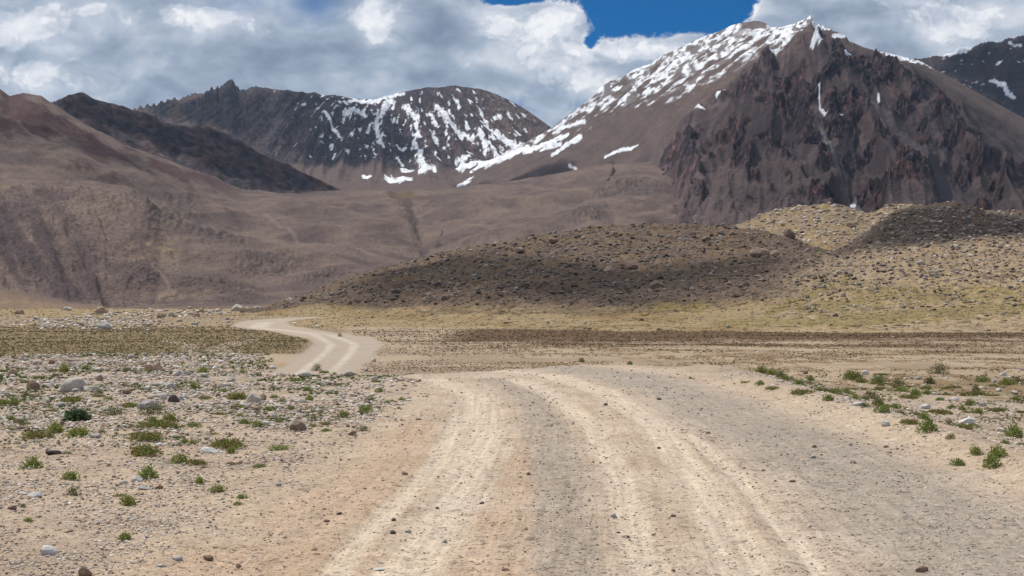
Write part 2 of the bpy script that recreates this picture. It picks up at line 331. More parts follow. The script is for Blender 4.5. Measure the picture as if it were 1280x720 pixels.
# --- valley slopes (left slope, terraces, fans)
c4 = [(-600,60),(-300,85),(-60,100),(-10,108),(0,112),(12,121),(24,119),(38,117),(52,119),(62,128),(72,133),(84,142),(100,152),(125,165),(165,184),(200,198),(250,215),(300,231),(350,237),(430,238),(500,238),(540,237),(580,233),(620,229),(660,223),(700,216),(740,208),(780,203),(830,203),(880,210),(1000,230)]
c3 = [(-600,150),(-100,175),(0,185),(60,200),(120,222),(180,246),(260,272),(330,284),(420,288),(500,303),(525,312),(560,303),(640,290),(720,280),(760,275),(900,275)]
c2 = [(-600,205),(-200,228),(0,248),(60,250),(130,256),(165,262),(185,278),(200,300),(240,318),(300,324),(360,336),(420,340),(520,345),(600,345),(900,345)]
c1 = [(-600,330),(-200,340),(0,352),(30,358),(60,368),(90,378),(130,382),(200,383),(330,380),(420,380),(900,380)]
def dispC(g):
    U, V, T = g['U'], g['V'], g['T']
    scarp = ss(.7, 1.1, T)*ss(2.25, 1.9, T+.35*fbm(U/22, V/40, 3, 99))*ss(235, 140, U+60*fbm(U/30, V/18, 3, 96))
    rough = np.maximum.reduce([np.clip(blob(U, V, *b), 0, 1) for b in ((215,262,45,22),(270,300,48,16),(210,285,40,22),(330,328,60,12),(400,345,50,12),(270,357,65,16),(175,345,40,18),(735,278,34,14),(780,240,50,18))])
    g['scarp'], g['rough'] = scarp, rough
    a_, b_ = U*.80-V*.60, U*.60+V*.80
    z = scarp*((ridged(a_/44+.5*fbm(U/40, V/40, 3, 89), b_/150, 3, 90)-.45)*7+(ridged(a_/15+.4*fbm(U/15,V/15,3,53), b_/30, 4, 98)-.4)*3)
    z += rough**.5*(ridged(U/13, V/6, 5, 91)-.35)*4.5
    z += fbm(g['X']/60, g['Y']/90, 5, 92)*3.0*ss(.5, 1, T)
    z += (fbm(g['X']/260, g['Y']/420, 4, 93)*22+(ridged(g['X']/150-g['Y']/400, g['Y']/700, 4, 88)-.4)*12)*ss(1., 2, T)*ss(4, 3.4, T)
    z += 5*np.clip(blob(U, V, 272, 362, 60, 20), 0, 1)
    z -= 6*np.clip(stroke(U, V, [(498,243,14),(515,262,12),(521,285,9),(524,300,8),(533,316,7)])+fbm(U/9,V/9,3,97)*.3, 0, 1)
    red = ss(2.6, 3.6, T)*ss(330, 100, U)
    z += red*(ridged((U*.6-V)/20, (V+U)/90, 4, 94)-.4)*9*(1-.6*ss(3.8, 4, T))
    z += 18*np.clip(blob(U, V, 738, 285, 32, 20), 0, 1)
    return z
def colC(g):
    U, V, T = g['U'], g['V'], g['T']
    n = fbm(g['X']/90, g['Y']/200, 5, 100); n2 = fbm(U/14, V/7, 5, 101)
    c = mix(np.broadcast_to(rgb(.150,.116,.093), U.shape+(3,)), rgb(.108,.083,.073), ss(-.35, .35, n))
    c = mix(c, rgb(.178,.138,.105), ss(.0, .5, fbm(U/60-V/30, V/9, 4, 102))*.6)
    redm = ss(-.15, .35, fbm((U*.6-V)/15, (V+U)/70, 5, 103)+.9*np.clip(stroke(U, V, [(-60,130,50),(20,140,42),(90,165,28),(180,205,20),(280,232,10)]), 0, 1)-.35)
    c = mix(c, rgb(.082,.048,.045), redm*ss(2.4, 3.2, T)*ss(360, 250, U))
    rk = ss(-.25, .25, n2)
    c = mix(c, rgb(.070,.052,.052), g['scarp']*np.clip(.60+.1*rk+.9*fbm((U*.80-V*.60)/16, (U*.6+V*.8)/90, 5, 95)+.5*stroke(U, V, [(-20,280,30),(60,335,26),(110,380,16)])*.8, 0, 1))
    c = mix(c, rgb(.088,.070,.062), np.clip(g['rough']*2.2, 0, 1)*(.4+.5*rk))
    och = np.maximum.reduce([np.clip(blob(U, V, *b)*1.6, 0, 1) for b in ((200,318,48,16),(230,285,28,14),(10,242,40,6),(220,368,60,8))])
    c = mix(c, rgb(.215,.165,.105), och*ss(-.3, .3, n2)*.8)
    c = c*(1+np.clip(fbm(U/4.5, V/2.2, 4, 105)*.45*(.3+.7*np.clip(g['scarp']+g['rough']*2, 0, 1)), -.5, .5))[..., None]
    ramp = ss(.95, .3, T)
    c = mix(c, rgb(.24,.175,.10), ramp*(.6+.3*rk))
    c = mix(c, rgb(.072,.058,.045), ss(.05, .8, stroke(U, V, [(490,242,5),(508,250,9),(512,262,7),(522,274,4.5),(517,286,3.6),(526,298,3),(524,308,3),(534,320,3)])+n2*.35)*.85)
    c = mix(c, rgb(.12,.088,.04), ss(.0, .7, stroke(U, V, [(485,241,3),(515,244,6),(532,250,4)])+n2*.3)*.8)
    c = mix(c, rgb(.22,.18,.15), ss(.0, .6, stroke(U, V, [(330,272,1.6),(420,312,1.6),(470,322,1.4)])+n2*.5)*.5)
    c = mix(c, rgb(.21,.175,.14), ss(.1, .6, stroke(U, V, [(190,332,2),(205,345,3),(212,360,3),(195,375,3)])+n2*.4)*.5)
    c = mix(c, rgb(.09,.072,.066), ss(.2, .7, fbm(U/26, V/5, 4, 104))*.5*ss(600, 700, U))
    return c*rgb(1.0,.945,1.0)
uC = np.linspace(-520, 960, 1250)
patch('valley_slopes', uC, [([(-1000,392),(2000,392)], const(900)), (c1, const(1050)), (c2, [(-600,1500),(150,1450),(230,1230),(500,1300),(900,1400)], 4), (c3, [(-600,1950),(0,1900),(400,2050),(900,2200)]), (c4, [(-600,2600),(0,2400),(200,2650),(400,3050),(700,3500),(900,3600)], 1.5), (const(310), const(4400))],
      [20, 200, 130, 170, 30], dispC, colC, M_slope, crest=4, sm_rows=4)

# --- moraine hill: knoll behind, long hill in front
def hill_disp(a):
    def d(g):
        w = ss(.3, 1.2, g['T'])
        return w*(fbm(g['X']/22, g['Y']/22, 5, 110+a)*1.2+(ridged(g['X']/7, g['Y']/9, 4, 112+a)-.4)*1.0+(ridged(g['X']/2.5, g['Y']/4, 3, 117+a)-.4)*.5)+fbm(g['X']/5, g['Y']/5, 3, 114+a)*.2
    return d
def colK(g):
    U, V = g['U'], g['V']; n = fbm(U/9, V/4, 4, 120)
    c = mix(np.broadcast_to(rgb(.27,.215,.155), U.shape+(3,)), rgb(.20,.150,.105), ss(-.3, .3, n))
    return mix(c, rgb(.27,.20,.09), ss(.0, .5, fbm(U/20, V/9, 3, 121)+.3*ss(275,300,V))*.5)
cK = [(600,330),(850,296),(900,286),(925,280),(945,272),(965,265),(985,260),(1005,258),(1025,256),(1050,256),(1068,262),(1085,267),(1100,262),(1115,257),(1140,256),(1170,260),(1200,270),(1300,290),(1500,320)]
patch('boulder_knoll', np.linspace(760, 1340, 520), [(const(345), const(560)), (cK, const(760), 3), (const(360), const(1000))], [130, 30], hill_disp(0), colK, M_hill, crest=1, sm_rows=3)

hb = [(-1000,420),(300,400),(380,396),(450,401),(560,408),(650,412),(760,414),(900,414),(1280,414),(1900,420)]
hbY = [(-1000,400),(300,400),(400,360),(500,270),(600,215),(760,180),(1900,170)]
h1 = [(-1000,405),(300,392),(400,384),(440,385),(520,386),(640,388),(760,391),(830,390),(900,386),(1000,375),(1100,368),(1280,362),(1900,350)]
h2 = [(-1000,400),(330,388),(380,374),(420,364),(500,350),(600,338),(700,330),(800,328),(900,325),(980,325),(1040,325),(1080,318),(1150,308),(1280,300),(1900,290)]
h3 = [(-1000,400),(330,390),(370,374),(400,361),(430,350),(470,338),(520,325),(570,314),(620,304),(680,294),(730,287),(780,283),(830,281),(870,281),(905,283),(940,288),(985,297),(1015,308),(1040,314),(1058,308),(1080,292),(1100,277),(1125,264),(1150,257),(1180,255),(1210,259),(1250,266),(1290,266),(1400,258),(1900,250)]
def colH(g):
    U, V, T = g['U'], g['V'], g['T']
    n = fbm(U/14, V/5, 5, 130); n2 = fbm(g['X']/14, g['Y']/30, 5, 131)
    base = np.broadcast_to(rgb(.140,.104,.082), U.shape+(3,))
    c = mix(base, rgb(.105,.080,.064), ss(-.3, .3, n))
    c = mix(c, rgb(.175,.126,.068), ss(-.1, .4, n2+.12)*.45*ss(1.2,1.8,T)*ss(1000,900,U))
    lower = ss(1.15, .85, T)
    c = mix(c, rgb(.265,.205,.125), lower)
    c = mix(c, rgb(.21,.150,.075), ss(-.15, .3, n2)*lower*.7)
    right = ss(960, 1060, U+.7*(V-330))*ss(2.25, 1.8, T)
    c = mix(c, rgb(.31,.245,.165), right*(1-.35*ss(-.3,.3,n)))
    ol = stroke(U, V, [(1000,388,8),(1050,382,13),(1110,372,12),(1180,372,13),(1300,368,9)])
    ol = np.maximum(ol, stroke(U, V, [(900,404,6),(1050,402,12),(1150,393,12),(1300,382,12)]))
    ol = np.maximum(ol, stroke(U, V, [(960,392,5),(1010,370,8),(1060,352,5)]))
    ol = np.maximum(ol, stroke(U, V, [(820,388,5),(880,384,6)]))
    c = mix(c, rgb(.205,.165,.070), ss(.0, .6, ol+n*.7)*.75)
    c = mix(c, rgb(.085,.082,.035), ss(.05, .5, stroke(U, V, [(1022,318,6),(1045,305,9),(1078,288,5)])+n*.4)*.9)
    c = mix(c, rgb(.235,.19,.14), ss(.1,.5,stroke(U, V, [(540,404,5),(420,401,6)])+n*.4)*.5)
    c = mix(c, rgb(.12,.090,.055), ss(.0,.5,stroke(U, V, [(520,390,1.5),(640,391,2),(760,394,3),(850,391,3)]))*.7)  # shadow line at the foot of the main slope, painted into the colour
    return c*(1-ss(1.1, 1.4, T)*ss(1050, 950, U)*.0)[..., None]*(1-np.array([.03,.04,.0])*ss(1.1, 1.5, T)[..., None])
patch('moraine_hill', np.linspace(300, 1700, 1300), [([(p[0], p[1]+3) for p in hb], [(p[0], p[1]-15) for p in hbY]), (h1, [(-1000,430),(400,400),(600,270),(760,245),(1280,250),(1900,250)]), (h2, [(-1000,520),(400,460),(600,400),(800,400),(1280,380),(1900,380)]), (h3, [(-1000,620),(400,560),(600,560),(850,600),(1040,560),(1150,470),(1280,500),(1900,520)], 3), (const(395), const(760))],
      [90, 150, 150, 30], hill_disp(20), colH, M_hill, crest=3, sm_rows=4)

# ------------------------------------------------------------------ the ground sheet
def ground_base(X, Y):
    edge = 46.5-1.35*np.clip(3-X, 0, 6)+np.clip(-X-6, 0, 20)*.4-np.clip(X-4.6, 0, 10)*1.5
    z = -1.25*ss(0, 17, Y-edge)
    z = z-.42*ss(6.6, 9.5, X)*ss(0, 14, 55-Y)
    z = z+.16*np.exp(-((X-6.2)/.55)**2)*ss(50, 40, Y)                       # windrow at the right edge of the road
    z = z+.05*np.exp(-((X+2.75)/.35)**2)*ss(46, 38, Y)*ss(8, 12, Y)
    return z
def road_far(X, Y):
    return stroke(X, Y, ROAD2)
ROAD1 = [(1.6,-30,4.3),(1.6,10,4.3),(1.75,22,3.9),(1.7,32,3.9),(1.0,41,4.0),(-1.6,49,4.4),(-5.6,57,3.2),(-9.2,66,2.0)]
ROAD2 = [(-9.2,66,1.9),(-10.1,78,2.1),(-11.5,95,2.4),(-12.9,112,2.7),(-16.0,134,3.0),(-25,168,3.3),(-36,205,4.6),(-46,262,4.2),(-50,320,4.),(-44,390,4.),(-30,470,4)]
SPUR = [(-15.5,82,1.0),(-20,96,1.0),(-22.5,114,1.1),(-24,130,1.2)]
SPUR2 = [(-17.5,82,.8),(-22,98,.8),(-26,114,.9),(-31,126,1.)]
TRACKS = ([(1.65,3,.30),(1.72,10.5,.30),(2.1,16,.30),(2.35,23,.34),(2.15,32,.45),(1.1,40,.55),(-.8,44,.6),(-4,48,.5)],
        [(1.05,3,.22),(.98,10.5,.22),(1.22,16,.24),(1.3,23,.25),(.95,31,.35),(.1,38,.45)],
        [(-.85,3,.33),(-.80,10.5,.33),(-.55,16,.36),(-.45,23,.45),(-.8,31,.45),(-2.2,38,.4)],
        [(-1.35,6,.16),(-1.3,12,.18),(-.95,18,.2),(-.9,26,.3)],
        [(2.45,3,.16),(2.3,10.5,.16),(2.6,16,.15),(2.7,22,.2)])
def lateral(X, Y): return X-np.interp(Y, [3,10.5,16,23,32,40,44,48], [1.65,1.72,2.1,2.35,2.15,1.1,-.8,-4])
def tracks(X, Y):
    t = np.maximum.reduce([stroke(X, Y, p) for p in TRACKS])
    return np.where(Y < 56, t, -9.)
def ground_noise(X, Y, road):
    off = 1-ss(-.1, .25, road)
    z = fbm(X/3.1, Y/3.1, 4, 140)*.07*off*ss(120, 20, Y)+fbm(X/30, Y/30, 3, 141)*.22*ss(15, 60, Y)*off
    z = z+fbm(X/.45, Y/.45, 3, 142)*.022*(off*.8+.2)*ss(60, 25, Y)
    # wheel ruts and washboard
    lat = lateral(X, Y); nearr = (1-off)*ss(58, 38, Y)
    z = z+fbm(lat/.22, Y/3.2, 4, 143)*.017*nearr+fbm(lat/.9, Y/.32, 2, 147)*.010*nearr
    z = z-.025*ss(-.1, .8, tracks(X, Y))*nearr
    return z
def road_mask(X, Y):
    wob = fbm(X/2.2, Y/2.2, 3, 145)*.12+fbm(X/.5, Y/.8, 3, 146)*.06
    a = np.where(Y < 75, stroke(X, Y, ROAD1), -9.)
    b = np.where(Y > 55, stroke(X, Y, ROAD2), -9.)
    return np.maximum(a, b)+wob
def ground_z(X, Y):
    X, Y = np.asarray(X, float), np.asarray(Y, float)
    return ground_base(X, Y)+ground_noise(X, Y, road_mask(X, Y))
ug = np.concatenate([-480-np.geomspace(6000, 20, 60), np.linspace(-480, 1760, 1340), 1760+np.geomspace(20, 6000, 60)])
yr = np.concatenate([[-30, -12, -4, 0, 2], F*H/(np.linspace(1100, 745, 60)-HY), F*H/(np.linspace(744, 470, 380)-HY), F*3.25/(np.linspace(525, 386, 330)-HY), np.geomspace(1000, 12000, 20)])
yr = np.unique(np.round(yr, 3)); yr = yr[np.concatenate([[True], np.diff(yr) > .012])]
half = (ug-HX)/F
Yg = np.broadcast_to(yr[:, None], (len(yr), len(ug)))
spread = np.where(yr < 9, 9+(9-yr)*.3, yr)
Xg = half[None, :]*spread[:, None]
far = ss(1000, 3000, Yg)
Xg = Xg*np.where(np.abs(half)[None, :] < .7, 1+far*2, 1)
rm = road_mask(Xg, Yg)
Zg = ground_base(Xg, Yg)+ground_noise(Xg, Yg, rm)-ss(900, 3000, Yg)*30
Vg = HY-(Zg-H)*F/np.maximum(Yg, 1)

def ground_colour(X, Y, road):
    V = HY+3.25*F/np.maximum(Y, 3); U = HX+X*F/np.maximum(Y, 3)
    n = fbm(X/1.7, Y/1.7, 4, 150); nb = fbm(X/9, Y/13, 4, 151); nf = fbm(X/.18, Y/.18, 3, 152)
    sand = mix(np.broadcast_to(rgb(.42,.335,.255), X.shape+(3,)), rgb(.345,.27,.205), ss(-.3, .4, n))
    sand = mix(sand, rgb(.47,.38,.29), ss(.05, .5, nb)*.6)
    sand = mix(sand, rgb(.37,.305,.245), ss(20, 34, Y)*.75*ss(80, 60, Y))
    plain = mix(np.broadcast_to(rgb(.36,.285,.205), X.shape+(3,)), rgb(.28,.215,.155), ss(-.2, .4, nb))
    pl_ = np.maximum(ss(46, 62, Y), ss(33, 44, Y)*ss(4.5, 7, X)); c = sand*(1-pl_)[..., None]+plain*pl_[..., None]
    # sparse steppe, browner away from the camera
    tuss = fbm(X/1.1, Y/3.0, 4, 153)
    band = fbm(X/13, Y/9, 4, 154)
    steppe_r = np.maximum(ss(52, 75, Y), ss(33, 46, Y)*ss(5.5, 7.5, X))*ss(4, -3, -X)*(1-ss(-.2,.05,road))
    c = mix(c, rgb(.20,.135,.075), steppe_r*ss(-.25, .3, tuss+band*.9)*.8)
    mead = ss(98, 134, Y+band*26+tuss*8-.2*np.clip(X-15,0,60))*ss(192, 178, Y)*ss(-9, -4, X)
    c = mix(c, rgb(.105,.064,.034), mead*(.95-.15*ss(.0,.5,tuss)))
    strip = ss(84, 97, Y+band*10)*ss(215, 170, Y+band*10)*ss(-11, -16, X+.10*(Y-100)+band*3)
    c = mix(c, rgb(.175,.130,.064), strip*(.85-.3*ss(.0,.5,tuss)))
    och = ss(175, 215, Y)
    c = mix(c, rgb(.285,.21,.115), och*.9); c = mix(c, rgb(.20,.145,.08), och*ss(-.2, .3, fbm(X/4, Y/14, 4, 155))*.6)
    rub = ss(170, 230, Y)*ss(420, 330, Y+nb*60)*ss(-35, -50, X)
    c = mix(c, rgb(.26,.215,.17), rub*ss(-.3,.2,fbm(X/3,Y/9,3,156))*.8)
    # greenish film of small plants at the foot of the berm and on the left terrace
    g1 = ss(.12, .5, fbm(X/1.3, Y/2.6, 4, 157)+.12*ss(25,40,Y)-.08)*ss(24, 36, Y)*(1-ss(-.2,.1,road))
    c = mix(c, rgb(.17,.16,.075), g1*.45*ss(85, 50, Y))
    # the road
    tz = X; r = ss(-.12, .12, road)
    rd = mix(np.broadcast_to(rgb(.465,.38,.30), X.shape+(3,)), rgb(.405,.32,.245), ss(-.3, .4, n))
    near = ss(64, 50, Y)
    def band_(pts, s=1.): return ss(.0, .75, stroke(X, Y, pts)+n*.15+nf*.10)*s*near
    tan_ = band_([(-3.2,4,1.9),(-2.2,10.5,1.6),(-1.5,16,.9),(-1.6,24,.5)])
    rd = mix(rd, rgb(.42,.298,.20), tan_*.6)
    rd = mix(rd, rgb(.44,.315,.22), band_([(-.25,5,.5),(-.1,12,.45),(.1,16,.3),(.15,20,.2)])*.5)
    grey1 = band_([(.45,4,.45),(.42,11,.42),(.55,17,.5),(.6,23,.55),(.35,31,.6),(-.4,38,.8)])
    grey2 = band_([(3.9,4,1.5),(3.8,11,1.5),(4.1,17,1.6),(3.9,25,1.6),(3.8,33,1.6),(3.0,40,2.),(1.,47,1.5)])
    gr = ss(-.25, .35, fbm(X/.12, Y/.3, 3, 158)+.2)
    rd = mix(rd, rgb(.305,.262,.222), grey1*(.45+.4*gr)); rd = mix(rd, rgb(.31,.272,.236), grey2*(.6+.35*gr))
    trk = np.maximum.reduce([band_(p) for p in (
        [(1.65,3,.30),(1.72,10.5,.30),(2.1,16,.30),(2.35,23,.38),(2.15,32,.50),(1.1,40,.6),(-.8,44,.6),(-4,48,.5)],
        [(1.05,3,.22),(.98,10.5,.22),(1.22,16,.24),(1.3,23,.25),(.95,31,.4),(.1,38,.5)],
        [(-.85,3,.35),(-.80,10.5,.35),(-.55,16,.40),(-.45,23,.5),(-.8,31,.5),(-2.2,38,.4)],
        [(-1.35,6,.16),(-1.3,12,.18),(-.95,18,.2),(-.9,26,.3)],
        [(2.45,3,.16),(2.3,10.5,.16),(2.6,16,.15),(2.7,22,.2)])])
    rd = mix(rd, rgb(.555,.47,.375), trk*.85)
    rd = mix(rd, rgb(.34,.28,.225), ss(.15, .45, fbm(lateral(X, Y)/.13, Y/5., 4, 159))*.25*near)
    rd = rd*(1+np.clip(fbm(lateral(X, Y)/.06, Y/4., 4, 160)*.16, -.09, .09)*near)[..., None]
    # bright wheel tracks on the far road
    w = np.where(Y > 60, 1., 0.)
    f1 = ss(.1, .8, stroke(X, Y, [(-8.5,66,.4),(-9.5,80,.4),(-11.0,98,.5),(-12.7,115,.6),(-19.2,150,1.0),(-35,195,2.2),(-44,255,2.5)]))*w
    f2 = ss(.1, .8, stroke(X, Y, [(-9.9,66,.4),(-11.1,80,.4),(-12.7,98,.45),(-14.6,115,.6),(-20.8,150,.9),(-30,183,1.5)]))*w
    rd = mix(rd, rgb(.355,.30,.25), w*.85)
    rd = mix(rd, rgb(.53,.47,.395), np.maximum(f1, f2)*.55*(.7+.6*ss(-.3,.3,fbm(X/.8, Y/4, 3, 161))))
    c = c*(1-r)[..., None]+rd*r[..., None]
    sp = ss(-.2, .6, np.maximum(stroke(X, Y, SPUR), stroke(X, Y, SPUR2))+n*.3)*(1-r)
    c = mix(c, rgb(.40,.33,.26), sp*.75)
    ed = np.exp(-((road)/.09)**2)*near
    c = mix(c, rgb(.45,.355,.265), ed*.5)
    c = c*(1+.16*nf*near)[..., None]
    return c
colg = ground_colour(Xg, Yg, rm)
me = np_mesh('ground', np.stack([Xg, Yg, Zg], -1).reshape(-1, 3), grid_faces(*Xg.shape), colg.reshape(-1, 3), M_ground)
ground = link('ground', me, 'structure')

# ------------------------------------------------------------------ stones
def ico(sub):
    t = (1+5**.5)/2
    v = [(-1,t,0),(1,t,0),(-1,-t,0),(1,-t,0),(0,-1,t),(0,1,t),(0,-1,-t),(0,1,-t),(t,0,-1),(t,0,1),(-t,0,-1),(-t,0,1)]
    f = [(0,11,5),(0,5,1),(0,1,7),(0,7,10),(0,10,11),(1,5,9),(5,11,4),(11,10,2),(10,7,6),(7,1,8),(3,9,4),(3,4,2),(3,2,6),(3,6,8),(3,8,9),(4,9,5),(2,4,11),(6,2,10),(8,6,7),(9,8,1)]
    v = [np.array(p)/np.linalg.norm(p) for p in v]
    for _ in range(sub):
        cache, nf = {}, []
        def mid(a, b):
            k = (min(a, b), max(a, b))
            if k not in cache:
                p = v[a]+v[b]; v.append(p/np.linalg.norm(p)); cache[k] = len(v)-1
            return cache[k]
        for a, b, c in f:
            x, y, z = mid(a, b), mid(b, c), mid(c, a)
            nf += [(a,x,z),(b,y,x),(c,z,y),(x,y,z)]
        f = nf
    return np.array(v), np.array(f)
def rock_shape(sub, seed, cuts=9, rough=.06):
    r = np.random.default_rng(seed); v, f = ico(sub)
    v = v*r.uniform(.92, 1.08, (1, 3))
    for _ in range(cuts):
        n = r.normal(size=3); n /= np.linalg.norm(n); d = r.uniform(.62, .85)
        s = v@n; over = np.clip(s-d, 0, None); v = v-over[:, None]*n*.94
    if rough:
        k = 1+rough*fbm(v[:, 0]*2.5+seed, v[:, 1]*2.5+v[:, 2]*1.7, 4, seed)
        v = v*k[:, None]
    v = v/np.abs(v).max()
    v[:, 2] *= r.uniform(.55, .8); v[:, 1] *= r.uniform(.7, 1.)
    return v, f
TONES = {'pale': ((.48,.43,.365), .15), 'grey': ((.42,.39,.36), .15), 'brown': ((.25,.175,.125), .18), 'rust': ((.42,.30,.215), .16), 'white': ((.56,.54,.50), .12), 'dark': ((.12,.10,.088), .2)}
ROCKM = {}
for t, (c, k) in TONES.items():
    m, nt, b = nodes_mat(t+'_stone'); tc = nt.nodes.new('ShaderNodeTexCoord')
    n1 = noise_node(nt, tc.outputs['Object'], 2.2, 6, .7); n2 = noise_node(nt, tc.outputs['Object'], 11, 5, .7)
    s = math_node(nt, 'ADD', math_node(nt, 'MULTIPLY', n1.outputs[0], .6), math_node(nt, 'MULTIPLY', n2.outputs[0], .4))
    cr = nt.nodes.new('ShaderNodeValToRGB'); e = cr.color_ramp.elements
    e[0].position = .36; e[0].color = (*(x*(1-2.2*k) for x in c), 1); e[1].position = .64; e[1].color = (*(min(x*(1+1.6*k), .8) for x in c), 1)
    nt.links.new(s, cr.inputs[0]); nt.links.new(cr.outputs[0], b.inputs['Base Color'])
    bp = nt.nodes.new('ShaderNodeBump'); bp.inputs['Distance'].default_value = .004; nt.links.new(n2.outputs[0], bp.inputs['Height']); nt.links.new(bp.outputs[0], b.inputs['Normal'])
    ROCKM[t] = m
SHAPES = [rock_shape(3, 200+i, 8+i % 4) for i in range(8)]
ROCKMESH = {}
def rock_mesh(i, tone):
    if (i, tone) not in ROCKMESH:
        v, f = SHAPES[i]; ROCKMESH[i, tone] = np_mesh('stone', v, f, None, ROCKM[tone], smooth=False)
    return ROCKMESH[i, tone]
def solve_ground(u, v):
    """world point where the sight line through (u, v) meets the ground"""
    lo, hi = 3., 1100.
    ys = np.geomspace(3.5, 1000, 2500); x = (u-HX)/F*ys; z = ground_z(x, ys); line = H+(HY-v)/F*ys
    i = np.argmax(line <= z)
    if line[i] > z[i]: i = len(ys)-1
    return x[i], ys[i], z[i]
rocks = []   # x, y, z, half-size, height factor, tone, shape, rot, label, group
def add_rock(x, y, s, hf, tone, label=None, group=None, shape=None, rot=None, name='stone'):
    rocks.append(dict(x=x, y=y, s=s, hf=hf, tone=tone, label=label, group=group, name=name, shape=random.randrange(8) if shape is None else shape, rot=random.uniform(0, 6.28) if rot is None else rot))
NOTABLE_ROCKS = [  # u, v of the foot, width px, height factor, tone, label
 (40,487,21,.75,'brown','rounded brown boulder on the gravel left of the wide pale boulder'),
 (90,490,38,.62,'pale','widest pale boulder with a peaked top among the stones on the left flat'),
 (113,489,22,.6,'pale','pale stone leaning at the right end of the widest boulder'),
 (190,465,20,.9,'rust','rounded tan boulder near the back of the left stone field'),
 (163,449,10,.9,'pale','small tan stone at the edge of the olive grass strip'),
 (185,513,28,.7,'grey','grey flat topped stone half covered by a green mat plant'),
 (216,503,15,.8,'dark','dark stone touching the pale flat slabs on the left flat'),
 (200,499,17,.6,'pale','pale slab beside the dark stone on the left flat'),
 (212,486,16,.6,'grey','pale grey stone behind the slab in the left stone field'),
 (234,469,10,1.0,'pale','small upright blocky stone at the back of the stone field'),
 (58,695,26,.8,'white','smooth white rounded stone alone on bare sand at the bottom left'),
 (43,622,20,.45,'white','long flat white stone on the sand below the thistle'),
 (27,618,11,.4,'white','small white flake beside the long flat white stone'),
 (105,722,18,1.3,'brown','pointed brown stone at the lower frame edge'),
 (170,603,15,1.,'white','white and brown stone at the foot of a bright green cushion plant'),
 (178,613,14,.5,'grey','flat grey stone just below the white and brown stone'),
 (173,620,12,.6,'rust','reddish wedge stone beside a yellowish green tuft'),
 (260,567,22,.45,'white','flat white stone between two mats of grass'),
 (199,558,11,.7,'white','small white stone at the right end of the double grass mat'),
 (316,504,18,1.05,'pale','tall rounded pale boulder right of a reddish green clump'),
 (302,509,15,.5,'white','flat white stone in front of the rounded boulder'),
 (317,512,12,.6,'rust','small tan stone in front of the rounded boulder'),
 (330,533,14,.7,'white','white topped stone behind a small green cushion'),
 (372,539,20,.9,'brown','brown pyramid shaped rock at the road side'),
 (375,504,17,.5,'pale','pale slab beside yellow green tufts near the road'),
 (350,511,15,.5,'pale','flat pale slab left of the dull green pair of tufts'),
 (347,608,9,.8,'grey','small grey blocky stone on the sandy shoulder'),
 (440,545,11,.8,'brown','brown stone at the left lip of the road by a small tuft'),
 (370,519,9,.7,'grey','tiny grey stone behind the brown pyramid rock'),
 (75,509,18,.5,'grey','flat grey stones behind the dark thistle'),
 (28,538,16,.5,'brown','flat brown stone on the left flat'),
 (118,548,14,.6,'grey','grey stone right of a pale green plant on the left flat'),
 (65,569,20,.5,'dark','dark flat stone above the row of small cushions'),
 (5,605,8,1.,'grey','grey stone at the left frame edge'),
 (221,702,17,.5,'white','flat white stone on the orange sand shoulder'),
 (259,701,14,.9,'brown','brown peaked stone on the orange sand shoulder'),
 (200,709,14,.5,'white','white flat chip near the orange sand edge'),
 (1108,533,11,1.,'white','oval white stone on the inner slope of the windrow'),
 (1158,511,13,.8,'white','white block behind the green band at the right roadside'),
 (1211,530,22,.5,'white','long white stone behind the green plants right of the road'),
 (1254,540,12,.6,'pale','pale stone between the two plant clumps at the right'),
 (1075,508,22,.3,'white','row like low white slab right of the road'),
 (1155,716,17,.8,'brown','brown stone on the gravel at the bottom right'),
 (991,603,8,.7,'brown','small brown stone on the grey gravel band'),
 (783,673,9,.7,'brown','brown stone on the central gravel strip'),
 (824,500,6,.7,'dark','dark pebble on the bright right wheel track'),
 (757,507,6,.7,'dark','dark pebble pair beside the bright wheel track'),
 (392,689,9,.7,'rust','rust stone on the left part of the road'),
 (506,594,8,.7,'brown','brown stone left of the pale left wheel track'),
 (632,714,10,.6,'brown','brown stone at the bottom of the left wheel track'),
 (473,714,14,.4,'white','flat white stone low on the left of the road'),
 (546,637,6,.8,'brown','brown pebble in the pale left wheel track'),
 (408,653,8,.8,'brown','dark brown stone on the tan shoulder of the road'),
 (1230,508,10,.8,'pale','pale tan stone beyond the windrow'),
 (125,392,15,.8,'rust','reddish boulder on the far left rubble bank'),
 (296,389,15,.9,'pale','pale boulder, left one of the pair beside the far bend'),
 (306,391,14,.8,'pale','pale boulder, right one of the pair beside the far bend'),
 (361,381,19,1.1,'pale','tallest pale boulder on the bank above the far bend'),
 (129,411,18,.7,'white','pale boulder lying in front of the far left rubble'),
 (1137,411,9,1.,'dark','single dark boulder on the ochre foot of the hill'),
]
for u, v, w, hf, tone, lab in NOTABLE_ROCKS:
    x, y, z = solve_ground(u, v)
    if v > 600: hf *= .8
    add_rock(x, y+w*y/F*.3, w*y/F*.5, hf*1.15, tone, lab, None)
notable_n = len(rocks)
def scatter(n, ufun, dens, smin, smax, power, tones, zone):
    k = 0; tries = 0
    while k < n and tries < n*30:
        tries += 1
        u, v = ufun(); x, y, z = None, None, None
        hgt = H if v > 468 and u < 1000 else 3.25
        y = F*hgt/(v-HY); x = (u-HX)/F*y
        if y < 47 and hgt > 3: pass
        if not dens(x, y, u, v): continue
        px = smin+(smax-smin)*random.random()**power
        add_rock(x, y, px*y/F*.5*(1.25 if y < 20 else 1), random.uniform(.55, 1.), random.choice(tones), None, zone); k += 1
def U_(a, b, c, d, p=1.): return lambda: (random.uniform(a, b), c+(d-c)*random.random()**p)
